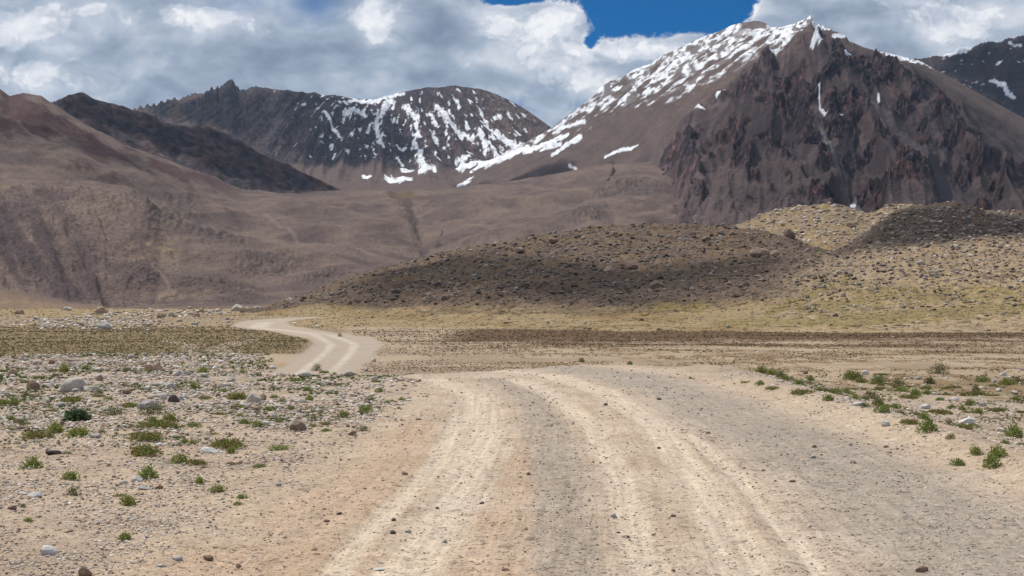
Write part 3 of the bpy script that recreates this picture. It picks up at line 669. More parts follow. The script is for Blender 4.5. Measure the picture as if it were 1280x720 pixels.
fx = lambda x, y: float(fbm(np.array([x/2.5]), np.array([y/5.]), 3, 170)[0])
offroad = lambda x, y, u, v: float(road_mask(np.array([x]), np.array([y]))[0]) < -.05
scatter(150, U_(-40, 470, 450, 530, 1.2), lambda x, y, u, v: offroad(x, y, u, v) and random.random() < ss(-.5, .5, fx(x, y)+.5*blob(u, v, 170, 480, 170, 30)), 6, 15, 2.2, ['pale','pale','grey','rust','white','brown'], 'L')
scatter(40, U_(-40, 420, 530, 715), lambda x, y, u, v: offroad(x, y, u, v), 4, 10, 2.5, ['pale','grey','brown','rust'], 'L')
scatter(75, U_(1000, 1320, 462, 545), lambda x, y, u, v: offroad(x, y, u, v) and random.random() < .8, 5, 12, 2.5, ['pale','grey','rust','white','brown'], 'R')
scatter(90, U_(180, 1250, 480, 719), lambda x, y, u, v: not offroad(x, y, u, v), 3.5, 7.5, 3, ['brown','brown','grey','dark','rust'], 'road')
scatter(70, U_(10, 420, 384, 411), lambda x, y, u, v: offroad(x, y, u, v) and random.random() < .3+.7*ss(0,.4,float(max(blob(u, v, 110, 404, 110, 9), blob(u, v, 360, 384, 70, 10), blob(u, v, 200, 393, 110, 6)))), 4, 12, 2.2, ['pale','rust','grey','pale'], 'far')
TONEW = {'pale':'pale','grey':'grey','brown':'brown','rust':'reddish','white':'white','dark':'dark'}
ZONE = {'L': ('stone on the gravel flat left of the road', 'stones on the gravel flat left of the road'),
        'R': ('stone on the flat beyond the right windrow', 'stones on the flat beyond the right windrow'),
        'road': ('loose stone lying on the dirt road', 'loose stones on the dirt road'),
        'far': ('boulder on the distant rubble bank left of the bend', 'boulders on the distant rubble bank')}
rest = sorted(rocks[notable_n:], key=lambda r: -r['s']/r['y'])
indiv, small_rocks = rocks[:notable_n]+rest[:235], rest[235:]
for r in indiv:
    o = link('boulder' if r['s'] > .35 else 'stone', rock_mesh(r['shape'], r['tone']))
    z = float(ground_z(r['x'], r['y'])); s = r['s']
    hz = s*r['hf']
    o.scale = (s*1.08, s*.95, hz*1.25); o.location = (r['x'], r['y'], z+hz*.36); o.rotation_euler = (random.uniform(-.2,.2), random.uniform(-.2,.2), r['rot'] if r['label'] is None else random.choice([0, math.pi])+random.uniform(-.3,.3))
    if r['label']: o['label'] = r['label']; o['group'] = 'single stones and boulders'
    else:
        sz = 'small ' if r['s']/r['y']*F < 4 else ''
        o['label'] = f"{sz}{TONEW[r['tone']]} {ZONE[r['group']][0]}"; o['group'] = f"{sz}{TONEW[r['tone']]} {ZONE[r['group']][1]}"
    o['category'] = 'boulder' if r['s'] > .35 else 'stone'

def merged(name, protos, P, S, ROT, COLS, mat, HF=None, smooth=False, label=None, TILT=.35):
    """one mesh of many small copies; P (n,3), S (n,), ROT (n,), COLS (n,3)"""
    co, fa, cc, off = [], [], [], 0
    n = len(P); pick = RNG.integers(0, len(protos), n)
    for k, (v, f, vc) in enumerate(protos):
        idx = np.nonzero(pick == k)[0]
        if not len(idx): continue
        m = len(idx); c, s = np.cos(ROT[idx]), np.sin(ROT[idx])
        vv = v[None]*S[idx][:, None, None]
        if HF is not None: vv = vv*np.stack([np.ones(m), np.ones(m), HF[idx]], -1)[:, None, :]
        if TILT:
            ta = RNG.normal(0, TILT, m)[:, None]; vy = vv[..., 1]*np.cos(ta)-vv[..., 2]*np.sin(ta); vz = vv[..., 1]*np.sin(ta)+vv[..., 2]*np.cos(ta)
            vv = np.stack([vv[..., 0], vy, vz], -1)
        x = vv[..., 0]*c[:, None]-vv[..., 1]*s[:, None]; y = vv[..., 0]*s[:, None]+vv[..., 1]*c[:, None]
        p = np.stack([x, y, vv[..., 2]], -1)+P[idx][:, None, :]
        co.append(p.reshape(-1, 3)); fa.append((f[None]+(np.arange(m)*len(v))[:, None, None]).reshape(-1, f.shape[1])+off); off += m*len(v)
        q = COLS[idx][:, None, :]*(vc[None] if vc is not None else np.ones((1, len(v), 1)))
        cc.append(np.broadcast_to(q, (m, len(v), 3)).reshape(-1, 3))
    me = np_mesh(name, np.concatenate(co), np.concatenate(fa), np.concatenate(cc), mat, smooth)
    return link(name, me, 'stuff', label)
M_peb = col_mat('pebble_stone', 14, .25)
M_bould = col_mat('boulder_rock', 1.2, .3, .3)
P0 = [rock_shape(0, 300+i, 3, 0)+(None,) for i in range(6)]
P1 = [rock_shape(1, 320+i, 6, .1)+(None,) for i in range(8)]
STC = np.array([(.52,.45,.37),(.40,.35,.30),(.25,.19,.145),(.45,.34,.25),(.66,.61,.55),(.33,.285,.25),(.18,.145,.12)])
def pick_cols(n, w):
    w = np.array(w, float); c = STC[RNG.choice(len(STC), n, p=w/w.sum())]; return c*RNG.uniform(.8, 1.2, (n, 1))
# small stones of the flats and the road
def ground_scatter(n, u0, u1, v0, v1, hgt, dens, pmin, pmax, power):
    u = RNG.uniform(u0, u1, n); v = RNG.uniform(v0, v1, n); y = F*hgt/(v-HY); x = (u-HX)/F*y
    keep = RNG.uniform(0, 1, n) < dens(x, y, u, v)
    x, y = x[keep], y[keep]; m = len(x)
    s = (pmin+(pmax-pmin)*RNG.uniform(0, 1, m)**power)*y/F*.5
    return x, y, s
offr = lambda x, y: 1-ss(-.15, .05, road_mask(x, y))
nz = lambda x, y, sx, sy, sd: fbm(x/sx, y/sy, 3, sd)
parts = []
parts.append((*ground_scatter(25000, -120, 560, 440, 540, H, lambda x, y, u, v: offr(x, y)*ss(-.5, .35, nz(x, y, 2.2, 4., 171)+.5*np.clip(blob(u, v, 170, 480, 200, 36), 0, 1))*ss(47, 44, y), 1.3, 7., 2.2), [4,3,1.5,2,3,2,1]))
parts.append((*ground_scatter(52000, -150, 520, 505, 740, H, lambda x, y, u, v: offr(x, y)*(.25+.75*ss(-.5, .4, nz(x, y, 1.2, 1.8, 172))), 1.3, 6., 4.), [3,2,2,3,2,1,1.5]))
parts.append((*ground_scatter(40000, -50, 1400, 455, 740, H, lambda x, y, u, v: (1-offr(x, y))*ss(47,45,y)*(.30+.8*ss(-.2,.4,nz(x, y, .8, 2.5, 173))*ss(1.8,3.,x)+.7*np.exp(-((x-.5)/.45)**2)+.35*ss(-1.2,-2.2,x)), 1.0, 4.2, 4.), [1.2,2,3,2,1.5,3,3.5]))
parts.append((*ground_scatter(16000, 900, 1420, 452, 640, 2.6, lambda x, y, u, v: offr(x, y)*ss(-.4, .4, nz(x, y, 1.6, 3, 174)), 1.2, 5.5, 3.), [3,2,1.5,2,3,1,1]))
parts.append((*ground_scatter(9000, -100, 1400, 414, 470, 3.25, lambda x, y, u, v: offr(x, y)*.5*ss(-.2, .5, nz(x, y, 6, 9, 175))*ss(58,66,y), 1., 3.6, 3.), [3,2,1,2,2,1,1]))
parts.append((*ground_scatter(9000, -140, 330, 438, 472, 3.25, lambda x, y, u, v: offr(x, y)*ss(47,52,y)*ss(-.8, .2, nz(x, y, 5, 9, 177))*ss(96, 84, y), 1.5, 6.5, 2.4), [4,3,1.5,2,3,2,1]))
parts.append((*ground_scatter(5000, -60, 460, 383.5, 414, 3.25, lambda x, y, u, v: offr(x, y)*np.clip(.05+ss(0,.5,np.maximum.reduce([blob(u, v, 110, 404, 120, 9), blob(u, v, 360, 384, 75, 10), blob(u, v, 200, 393, 120, 6)])), 0, 1), 1.5, 7., 2.6), [4,2,1,2,3,1,1]))
X = np.concatenate([p[0] for p in parts]); Y = np.concatenate([p[1] for p in parts]); S = np.concatenate([p[2] for p in parts])
CC = np.concatenate([pick_cols(len(p[0]), p[3]) for p in parts])
sx = np.array([r['x'] for r in small_rocks]); sy = np.array([r['y'] for r in small_rocks]); sS = np.array([r['s'] for r in small_rocks])
if len(sx): X, Y, S, CC = np.concatenate([X, sx]), np.concatenate([Y, sy]), np.concatenate([S, sS]), np.concatenate([CC, pick_cols(len(sx), [2,2,2,2,1,2,1])])
Zs = ground_z(X, Y)
small = S*F/Y < 1.5
for nm, sel, pr in (('gravel', small, P0), ('loose_pebbles', ~small, P1)):
    merged(nm, pr, np.stack([X, Y, Zs+S*.22], -1)[sel], S[sel], RNG.uniform(0, 6.28, sel.sum()), CC[sel], M_peb, RNG.uniform(.6, 1.1, sel.sum()), label='scattered small stones and gravel over the flats and the road')

# boulders strewn over the moraine
def on_patch(name, n, dens, pmin, pmax, power):
    g = PATCH[name]; nr, nc = g['U'].shape
    i = RNG.integers(2, nr-8, n*3); j = RNG.integers(2, nc-2, n*3)
    dv = np.abs(g['V'][i+1, j]-g['V'][i-1, j])
    w = np.clip(dv/(np.abs(np.diff(g['V'], axis=0)).mean()*2), 0.02, 3)/3
    keep = RNG.uniform(0, 1, n*3) < w*dens(g['U'][i, j], g['V'][i, j], g['T'][i, j])*2.2
    i, j = i[keep][:n], j[keep][:n]; m = len(i)
    P = np.stack([g['X'][i, j], g['Y'][i, j], g['Z'][i, j]], -1)
    P[:, 0] += RNG.uniform(-.5, .5, m)*P[:, 1]/F*1.5
    s = (pmin+(pmax-pmin)*RNG.uniform(0, 1, m)**power)*P[:, 1]/F*.5
    return P, s, g['U'][i, j], g['V'][i, j]
def hd(U, V, T):
    n = fbm(U/22, V/8, 5, 180)
    return np.clip(ss(1.0, 1.35, T)*ss(-.5, .3, n)+ss(960, 1060, U+.7*(V-330))*ss(-.3, .5, fbm(U/25, V/5, 4, 181))*.9*ss(.3,.8,T)+.03, 0, 1)
P, s, UU, VV = on_patch('moraine_hill', 40000, hd, 1.8, 7.5, 3.3)
cols = pick_cols(len(P), [1.5,2,3,3,.4,2,3])*.55
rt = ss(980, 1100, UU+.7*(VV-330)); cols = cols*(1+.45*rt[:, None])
rub1 = merged('rubble', P1, P+np.array([0, 0, .2])*s[:, None], s, RNG.uniform(0, 6.28, len(P)), cols, M_bould, RNG.uniform(.7, 1.2, len(P)), label='countless brown boulders strewn over the long dark hill')
P, s, UU, VV = on_patch('boulder_knoll', 5500, lambda U, V, T: .85*ss(.2,.5,T)*ss(-.8,.2,fbm(U/12,V/6,3,182)), 1.8, 7., 2.4)
merged('rubble', P1, P+np.array([0, 0, .25])*s[:, None], s, RNG.uniform(0, 6.28, len(P)), pick_cols(len(P), [3,1,1,4,1.6,1,.6])*.85, M_bould, RNG.uniform(.7, 1.2, len(P)), label='tan boulders packed over the sunlit rounded knoll')
P, s, UU, VV = on_patch('valley_slopes', 5200, lambda U, V, T: np.clip(np.maximum.reduce([blob(U, V, *b) for b in ((330,330,110,26),(270,357,90,24),(60,310,160,70),(400,350,60,20),(210,270,60,30),(350,378,90,8))])*1.2, 0, 1)*ss(.6, .9, T), 1.2, 3.6, 3.)
merged('rubble', P1, P, s, RNG.uniform(0, 6.28, len(P)), pick_cols(len(P), [1,2,3,2,.3,2,2])*.5, M_bould, RNG.uniform(.6, 1., len(P)), label='dark rubble on the terraces below the left slope')
# the larger boulders one can pick out on the hill
def hill_point(name, u, v):
    g = PATCH[name]; j = int(np.argmin(np.abs(g['U'][0]-u))); V = HY-(g['Z'][:, j]-H)*F/g['Y'][:, j]
    best = np.nonzero((V[:-1] >= v) & (V[1:] < v))[0]
    i = int(best[0]) if len(best) else int(np.argmin(np.abs(V-v)))
    return g['X'][i, j], g['Y'][i, j], g['Z'][i, j]
HB = [('moraine_hill',986,296,16,1.3,'brown','tall blocky brown boulder on the hill in front of the sunlit knoll'), ('moraine_hill',950,320,27,.8,'rust','long low boulder below the tall blocky one on the hill'),
      ('moraine_hill',970,319,14,.8,'rust','round tan boulder right of the long low one'), ('moraine_hill',917,293,13,1.1,'brown','dark squat boulder near the hilltop skyline'), ('boulder_knoll',1064,284,15,1.,'rust','largest reddish boulder on the sunlit knoll'),
      ('moraine_hill',762,338,17,.8,'rust','reddish boulder midway across the dark hill'), ('moraine_hill',822,357,20,.9,'brown','large brown boulder low on the dark hill'), ('moraine_hill',790,336,16,.9,'brown','brown block with a square outline on the middle of the hill'),
      ('moraine_hill',883,300,12,.8,'brown','small dark boulder left of the squat one near the hilltop'), ('moraine_hill',650,315,16,.7,'rust','flat reddish boulder near the upper left crest of the hill'), ('moraine_hill',690,303,15,.8,'brown','brown boulder on the upper crest of the hill'),
      ('moraine_hill',598,323,12,.9,'rust','rusty boulder on the left shoulder of the hill'), ('moraine_hill',558,374,14,.8,'brown','dark brown boulder at the lower left foot of the hill'), ('moraine_hill',495,366,12,.9,'dark','blackish boulder at the left foot of the hill'),
      ('moraine_hill',546,357,12,.7,'dark','blackish boulder above the lower left foot'), ('moraine_hill',1045,395,9,.7,'dark','small dark boulder on the ochre slope'), ('moraine_hill',1240,270,18,.9,'rust','tan boulder on the skyline of the right ridge'),
      ('moraine_hill',1150,330,12,.6,'pale','pale boulder on the sunlit right slope')]
for pn, u, v, w, hf, tone, lab in HB:
    x, y, z = hill_point(pn, u, v); s = w*y/F*.5
    o = link('boulder', rock_mesh(random.randrange(8), tone), None, lab, 'boulder', 'single boulders on the hill', (x, y, z+s*.3))
    o.scale = (s, s*.9, s*hf*1.2); o.rotation_euler = (0, 0, random.uniform(-.4, .4))

# ------------------------------------------------------------------ plants
M_leaf = col_mat('leaf_green', 0, rough=.7)
nt = M_leaf.node_tree; tr = nt.nodes.new('ShaderNodeBsdfTranslucent'); ms = nt.nodes.new('ShaderNodeMixShader'); ms.inputs[0].default_value = .35
at_ = [n for n in nt.nodes if n.type == 'ATTRIBUTE'][0]; nt.links.new(at_.outputs['Color'], tr.inputs[0])
nt.links.new(nt.nodes['Principled BSDF'].outputs[0], ms.inputs[1]); nt.links.new(tr.outputs[0], ms.inputs[2]); nt.links.new(ms.outputs[0], nt.nodes['Material Output'].inputs[0])
def cushion(seed, n, h, leaf, cols, spread=1., brown=.0, rise=1.):
    r = np.random.default_rng(seed); V, Fc, K = [], [], []
    lobes = [(0, 0, .55)]+[(r.uniform(-.46, .46)*spread, r.uniform(-.4, .4)*spread, r.uniform(.42, .6)) for _ in range(6)]
    for i in range(n):
        lx, ly, lr = lobes[r.integers(len(lobes))]
        th, ph = r.uniform(0, 6.28), math.acos(r.uniform(0, 1)); rr = lr*r.uniform(.55, 1.05)
        d = np.array([math.sin(ph)*math.cos(th), math.sin(ph)*math.sin(th), math.cos(ph)])
        p = np.array([lx, ly, 0])+d*rr*np.array([1, 1, h/.26*(.8+.4*lr)])
        dirn = d*np.array([1, 1, .4])+np.array([0, 0, rise*.7])+r.normal(0, .45, 3); dirn /= np.linalg.norm(dirn)
        side = np.cross(dirn, r.normal(size=3)); side /= np.linalg.norm(side)+1e-6
        L = leaf*r.uniform(.6, 1.3); W = L*r.uniform(.18, .32)
        k = len(V); V += [p-side*W*.4, p+dirn*L*.55-side*W, p+dirn*L, p+dirn*L*.55+side*W]
        Fc.append((k, k+1, k+2, k+3))
        c = np.array(cols[r.integers(len(cols))])*r.uniform(.7, 1.3)
        if r.random() < brown: c = np.array((.30,.17,.075))*r.uniform(.6, 1.2)
        K += [c*.8, c, c*1.15, c]
    V = np.array(V); V[:, 2] = np.maximum(V[:, 2], -.02)
    return V, np.array(Fc), np.array(K)
GR = [(.20,.27,.065),(.15,.22,.05),(.27,.32,.09),(.18,.21,.07),(.28,.26,.10)]
YG = [(.30,.32,.09),(.24,.28,.07),(.36,.33,.13)]
DG = [(.09,.14,.06),(.11,.16,.08),(.07,.09,.045)]
OL = [(.19,.18,.065),(.15,.17,.055),(.24,.19,.08)]
PLANT = {}
def reg(kind, arrs):
    PLANT[kind] = [(np_mesh(kind, *a, M_leaf, smooth=False), a) for a in arrs]
reg('cushion', [cushion(400+i, 620, .42, .17, GR) for i in range(4)])
reg('yellowish', [cushion(410+i, 480, .55, .26, YG+GR[:1], rise=1.5, brown=.06) for i in range(3)])
reg('dull', [cushion(420+i, 520, .45, .16, OL+DG, brown=.12) for i in range(3)])
reg('mat', [cushion(430+i, 900, .19, .13, GR+OL, spread=1.25, brown=.22) for i in range(4)])
reg('spiky', [cushion(440, 520, .62, .42, DG, rise=1.3, brown=0)])
# purple flower heads of the thistle
tv, tf, tc_ = PLANT['spiky'][0][1]
r_ = np.random.default_rng(5); HEADS = []
for _ in range(12):
    a, rr = r_.uniform(0, 6.28), r_.uniform(.1, .7); p = np.array([rr*math.cos(a), rr*math.sin(a), 1.0-.45*rr+r_.uniform(-.1, .1)])
    v, f = rock_shape(1, 900+_, 0, .2); HEADS.append(np_mesh('flower_head', v*.085+p, f, np.tile([.11,.07,.11], (len(v), 1))*r_.uniform(.7, 1.2), M_leaf))
WORD = {'cushion': 'green cushion plant', 'yellowish': 'yellow green tuft', 'dull': 'dull olive plant', 'mat': 'low spreading mat of green and russet grass', 'spiky': 'dark spiky thistle'}
plants = []
def add_plant(x, y, s, kind, hf=1., wf=1., label=None, zone=None):
    plants.append(dict(x=x, y=y, s=s, kind=kind, hf=hf, wf=wf, label=label, zone=zone))
NP = [ # u, v foot, width px, kind, height factor, label
 (93,527,31,'spiky',.85,'dark spiky thistle with purplish heads among the stones'),
 (86,503,28,'mat',1.1,'green mat plant just behind the dark thistle'),
 (46,549,40,'mat',1.2,'green tufted mat at the far left below the pale slabs'),
 (200,536,56,'mat',.9,'long low green and russet mat right of the pale green one'),
 (176,537,30,'mat',.8,'pale green end clump joined to the long russet mat'),
 (138,520,36,'dull',.6,'greyish green low plant right of the thistle'),
 (96,547,34,'yellowish',.7,'light green patch below the thistle'),
 (182,553,50,'mat',1.1,'upper mat of the stacked green and orange pair'),
 (178,570,54,'mat',1.2,'lower darker green mat of the stacked pair'),
 (283,562,52,'mat',1.1,'wide green clump with a yellowish left end'),
 (222,580,30,'cushion',1.,'bright green left half of the double plant'),
 (246,582,28,'mat',1.3,'olive brown right half of the double plant'),
 (40,586,38,'cushion',1.,'dark green cushion nearest the left frame edge'),
 (84,601,28,'cushion',1.,'dark green cushion, upper of the two below the stones'),
 (89,620,22,'dull',1.2,'dull olive cushion, lower of the two below the stones'),
 (185,600,37,'cushion',1.05,'brightest green cushion with a white stone at its foot'),
 (159,632,24,'yellowish',1.05,'yellow green feathery tuft below the brightest cushion'),
 (28,635,13,'dull',1.,'tiny olive sprig left of the white stones'),
 (34,653,14,'yellowish',.8,'faint yellowish sprig on the bare sand, left one'),
 (48,648,10,'dull',.7,'faint olive sprig on the bare sand, right one'),
 (155,676,21,'yellowish',.9,'thin yellow tuft alone low on the sand'),
 (269,617,27,'cushion',.85,'light green rosette plant on the shoulder of the road'),
 (302,624,18,'cushion',.8,'green sprig, upper of the pair on the road shoulder'),
 (295,632,18,'cushion',.8,'green sprig, lower of the pair on the road shoulder'),
 (160,510,32,'mat',1.,'green clump behind the grey flat topped stone'),
 (186,519,38,'dull',.8,'dark green skirt plant in front of the grey flat topped stone'),
 (296,500,28,'mat',1.7,'reddish green clump left of the rounded pale boulder'),
 (255,499,20,'mat',1.,'green clump in the middle of the left stone field'),
 (243,487,18,'cushion',1.2,'green plant behind the middle stone field'),
 (124,497,18,'mat',1.,'small green clump right of the widest boulder'),
 (241,535,22,'cushion',.8,'small green clump right of the long russet mat'),
 (300,522,14,'cushion',.9,'small green clump above the white topped stone'),
 (321,535,22,'cushion',1.,'green cushion in front of the white topped stone'),
 (342,498,12,'cushion',1.,'small green tuft, first of three by the pale slabs'),
 (353,503,14,'dull',1.,'dull olive tuft, second of three by the pale slabs'),
 (363,513,14,'dull',1.3,'stacked olive tuft, third of three by the pale slabs'),
 (387,501,13,'yellowish',1.,'yellow green tuft beside the pale slab'),
 (391,534,13,'cushion',1.,'small green cushion beside the pyramid rock'),
 (350,563,34,'cushion',.5,'flat blue green plant on the sandy shoulder'),
 (473,491,16,'cushion',1.1,'bright green cushion nearest the road crest on the left'),
 (457,516,21,'cushion',1.1,'darker green cushion left of the road edge'),
 (462,503,18,'dull',1.,'olive plant above the darker cushion by the road'),
 (484,505,12,'cushion',1.,'small green cushion nearest the road edge'),
 (502,501,12,'cushion',.8,'tiny green tuft on the road edge'),
 (452,539,21,'dull',.8,'flat dull green plant at the left road edge'),
 (408,540,18,'cushion',.6,'flat green plant right of the small cushion'),
 (471,478,16,'mat',.9,'olive tuft at the crest above the bright cushion'),
 (395,464,14,'dull',1.4,'dark tuft at the near end of the far road, left one'),
 (405,467,14,'mat',1.3,'green tuft at the near end of the far road, middle one'),
 (440,469,14,'mat',1.1,'green tuft at the near end of the far road, right one'),
 (1240,586,32,'cushion',1.4,'tall green clump on the windrow, right part of the group'),
 (1222,570,18,'yellowish',1.1,'light green clump on the windrow, upper left of the group'),
 (1197,583,24,'cushion',1.,'small green clump on the windrow, lower left of the group'),
 (1250,573,28,'yellowish',1.,'yellow green spray on top of the windrow clump'),
 (1190,549,16,'dull',1.2,'olive plant alone on the slope of the windrow'),
 (1165,541,34,'cushion',1.25,'bushy green clump behind the windrow, left of the long stone'),
 (1140,531,28,'mat',1.2,'pale green strip of plants behind the windrow'),
 (1105,517,26,'cushion',1.,'green plants behind the windrow left of the white stone'),
 (1083,510,18,'cushion',.9,'small green plant behind the windrow by the low slab'),
 (1272,548,36,'cushion',1.2,'green clump at the right frame edge behind the windrow'),
 (1036,502,20,'cushion',1.,'green plant on the windrow crest, right of the long strip'),
 (1003,494,32,'mat',1.2,'long green strip of plants on the road edge'),
 (968,487,20,'mat',1.1,'green plant left of the long strip on the road edge'),
 (952,482,16,'cushion',.9,'small green plant where the windrow begins'),
 (933,479,16,'mat',.8,'yellowish green plant where the windrow begins'),
 (1147,496,17,'cushion',1.6,'round green bush on the flat beyond the windrow'),
 (1163,480,15,'dull',1.5,'dark round bush far on the right flat'),
 (1062,475,24,'cushion',1.2,'green bush at the back of the right flat'),
 (1180,518,28,'mat',1.,'green mat behind the white block'),
 (1210,537,34,'mat',1.,'green mat in front of the long white stone'),
 (727,453,10,'cushion',1.4,'green tuft on the road crest, left one'),
 (787,456,10,'cushion',1.2,'green tuft on the road crest, right one'),
 (863,474,7,'cushion',1.2,'single green tuft on the gravel near the road edge'),
 (425,421,7,'dull',1.4,'dark bush beside the far road bend'),
]
for u, v, w, kind, hf, lab in NP:
    x, y, z = solve_ground(u, v); s = w*y/F*.5
    add_plant(x, y+s*.5, s*1.05, kind, hf*.8, 1., lab)
def pscatter(n, u0, u1, v0, v1, hgt, ok, pmin, pmax, kinds, zone):
    k = t = 0
    while k < n and t < n*40:
        t += 1; u, v = random.uniform(u0, u1), random.uniform(v0, v1); y = F*hgt/(v-HY); x = (u-HX)/F*y
        if not ok(x, y, u, v) or not offroad(x, y, u, v): continue
        add_plant(x, y, random.uniform(pmin, pmax)*y/F*.5, random.choice(kinds), random.uniform(.6, 1.1), random.uniform(.9, 1.5), None, zone); k += 1
gn = lambda x, y, sd: float(fbm(np.array([x/2.]), np.array([y/4.]), 3, sd)[0])
pscatter(150, -40, 500, 446, 545, H, lambda x, y, u, v: gn(x, y, 190) > -.15-.3*(u < 160) and y < 45 and random.random() < (1.2-.6*(v-446)/100), 6, 20, ['cushion','mat','mat','dull','yellowish'], 'L')
pscatter(26, -40, 330, 540, 660, H, lambda x, y, u, v: True, 6, 16, ['cushion','yellowish','dull'], 'L')
pscatter(170, 930, 1330, 456, 545, 2.9, lambda x, y, u, v: x > 8 and gn(x, y, 191) > -.2, 7, 24, ['cushion','mat','mat','dull'], 'R')
pscatter(40, 560, 1000, 452, 462, 3.25, lambda x, y, u, v: y > 60, 5, 11, ['mat','dull','cushion'], 'M')
for _ in range(46):
    y_ = random.uniform(19, 46); x_ = 7.3+random.gauss(0, .35); add_plant(x_, y_, random.uniform(7, 20)*y_/F*.5, random.choice(['cushion','mat','yellowish','dull']), random.uniform(.7, 1.1), random.uniform(1., 1.6), None, 'W')
rest = sorted([p for p in plants if not p['label']], key=lambda p: -p['s']/p['y'])
PZ = {'W': 'in the green line along the windrow', 'L': 'on the stony flat left of the road', 'R': 'on the flat beyond the right windrow', 'M': 'on the plain behind the road crest'}
stuffp = rest[225:]
for p in [q for q in plants if q['label']]+rest[:225]:
    me, _a = random.choice(PLANT[p['kind']]); s = p['s']
    o = link({'cushion':'cushion_plant','yellowish':'leafy_tuft','dull':'small_shrub','mat':'grass_mat','spiky':'thistle'}[p['kind']], me)
    o.location = (p['x'], p['y'], float(ground_z(p['x'], p['y']))-.01); o.scale = (s*p['wf'], s*(1. if p['wf'] == 1 else .8), s*p['hf']*1.1)
    o.rotation_euler = (0, 0, random.uniform(-.5, .5)+random.choice([0, math.pi]))
    w = WORD[p['kind']]
    o['label'] = p['label'] or f"{w} {PZ[p['zone']]}"
    o['group'] = 'single plants beside the road' if p['label'] else f"{w} {PZ[p['zone']]}"
    o['category'] = 'thistle' if p['kind'] == 'spiky' else 'plant'
    if p['kind'] == 'spiky':
        for hm in HEADS: h = bpy.data.objects.new('flower_head', hm); C.objects.link(h); h.parent = o

# ground cover nobody could count: steppe tussocks
def tussock(seed, n, h):
    r = np.random.default_rng(seed); V, Fc, K = [], [], []
    for i in range(n):
        a = r.uniform(0, 6.28); rr = r.uniform(0, .7); p = np.array([rr*math.cos(a), rr*math.sin(a), -.05]); q = p+np.array([math.cos(a)*.45, math.sin(a)*.45, h*r.uniform(.6, 1.2)])
        sd = np.array([-math.sin(a+r.uniform(-1,1)), math.cos(a+r.uniform(-1,1)), 0])*r.uniform(.1, .2)
        k = len(V); V += [p-sd, p+sd, q]; Fc.append((k, k+1, k+2)); K += [(.75,)*3, (.75,)*3, (1.2,)*3]
    return np.array(V), np.array(Fc), np.array(K)
TU = [tussock(500+i, 12, .9) for i in range(5)]
M_tus = col_mat('dry_grass', 0)
def tuss_field(name, n, u0, u1, v0, v1, hgt, dens, pmin, pmax, cols, label):
    u = RNG.uniform(u0, u1, n); v = RNG.uniform(v0, v1, n); y = F*hgt/(v-HY); x = (u-HX)/F*y
    keep = RNG.uniform(0, 1, n) < dens(x, y, u, v)*(1-ss(-.2, .0, road_mask(x, y)))
    x, y = x[keep], y[keep]; m = len(x); s = RNG.uniform(pmin, pmax, m)*y/F*.5
    cc = np.array(cols)[RNG.integers(0, len(cols), m)]*RNG.uniform(.75, 1.25, (m, 1))
    return merged(name, TU, np.stack([x, y, ground_z(x, y)], -1), s, RNG.uniform(0, 6.28, m), cc, M_tus, RNG.uniform(.6, 1.1, m), label=label, TILT=0)
bandf = lambda x, y: fbm(x/13, y/9, 4, 154)
tuss_field('steppe_grass', 26000, 440, 1420, 412, 470, 3.25, lambda x, y, u, v: np.clip(ss(96, 128, y+bandf(x, y)*18)*.9+ss(-.2, .3, bandf(x, y)+.3*fbm(x/3, y/6, 3, 195)+.15)*.8, 0, 1)*ss(56, 64, y), 1.4, 3.6, [(.15,.095,.052),(.19,.128,.068),(.12,.085,.042),(.14,.12,.055)], 'russet steppe grass tussocks over the flat meadow at the right')
tuss_field('steppe_grass', 19000, -120, 420, 408, 446, 3.25, lambda x, y, u, v: ss(85, 100, y+bandf(x, y)*14)*ss(225, 180, y+bandf(x, y)*20)*ss(410, 360, u+30*bandf(x, y)), 1.4, 3.4, [(.19,.14,.068),(.23,.175,.085),(.16,.14,.06),(.15,.125,.06)], 'olive brown grass strip across the flat at the left')
tuss_field('low_herbs', 13000, -120, 560, 444, 560, H, lambda x, y, u, v: ss(-.05, .4, fbm(x/2., y/4., 3, 190)+.16*ss(260, 100, u))*ss(46, 43, y)*ss(17, 28, y), 3., 9.5, [(.12,.18,.05),(.16,.19,.07),(.2,.17,.08),(.1,.15,.05)], 'sparse green herbs between the stones of the left flat')
tuss_field('low_herbs', 3500, -140, 340, 438, 470, 3.25, lambda x, y, u, v: ss(.0, .5, fbm(x/4., y/7., 3, 193)+.1)*ss(48, 52, y)*ss(100, 88, y), 3., 9., [(.13,.19,.05),(.16,.19,.07),(.2,.18,.08)], 'green herbs among stones before the olive strip')
tuss_field('low_herbs', 12000, 790, 1420, 450, 560, 2.75, lambda x, y, u, v: np.clip(ss(-.15, .3, fbm(x/2., y/4., 3, 191)+.1*bandf(x, y))*ss(6.6, 8., x)+.9*np.exp(-((x-7.6)/.5)**2)*ss(-.3,.2,fbm(x, y/3., 3, 194)), 0, 1), 2., 6., [(.12,.18,.05),(.15,.18,.06),(.22,.14,.07),(.19,.15,.07)], 'sparse green and russet herbs on the flat beyond the right windrow')
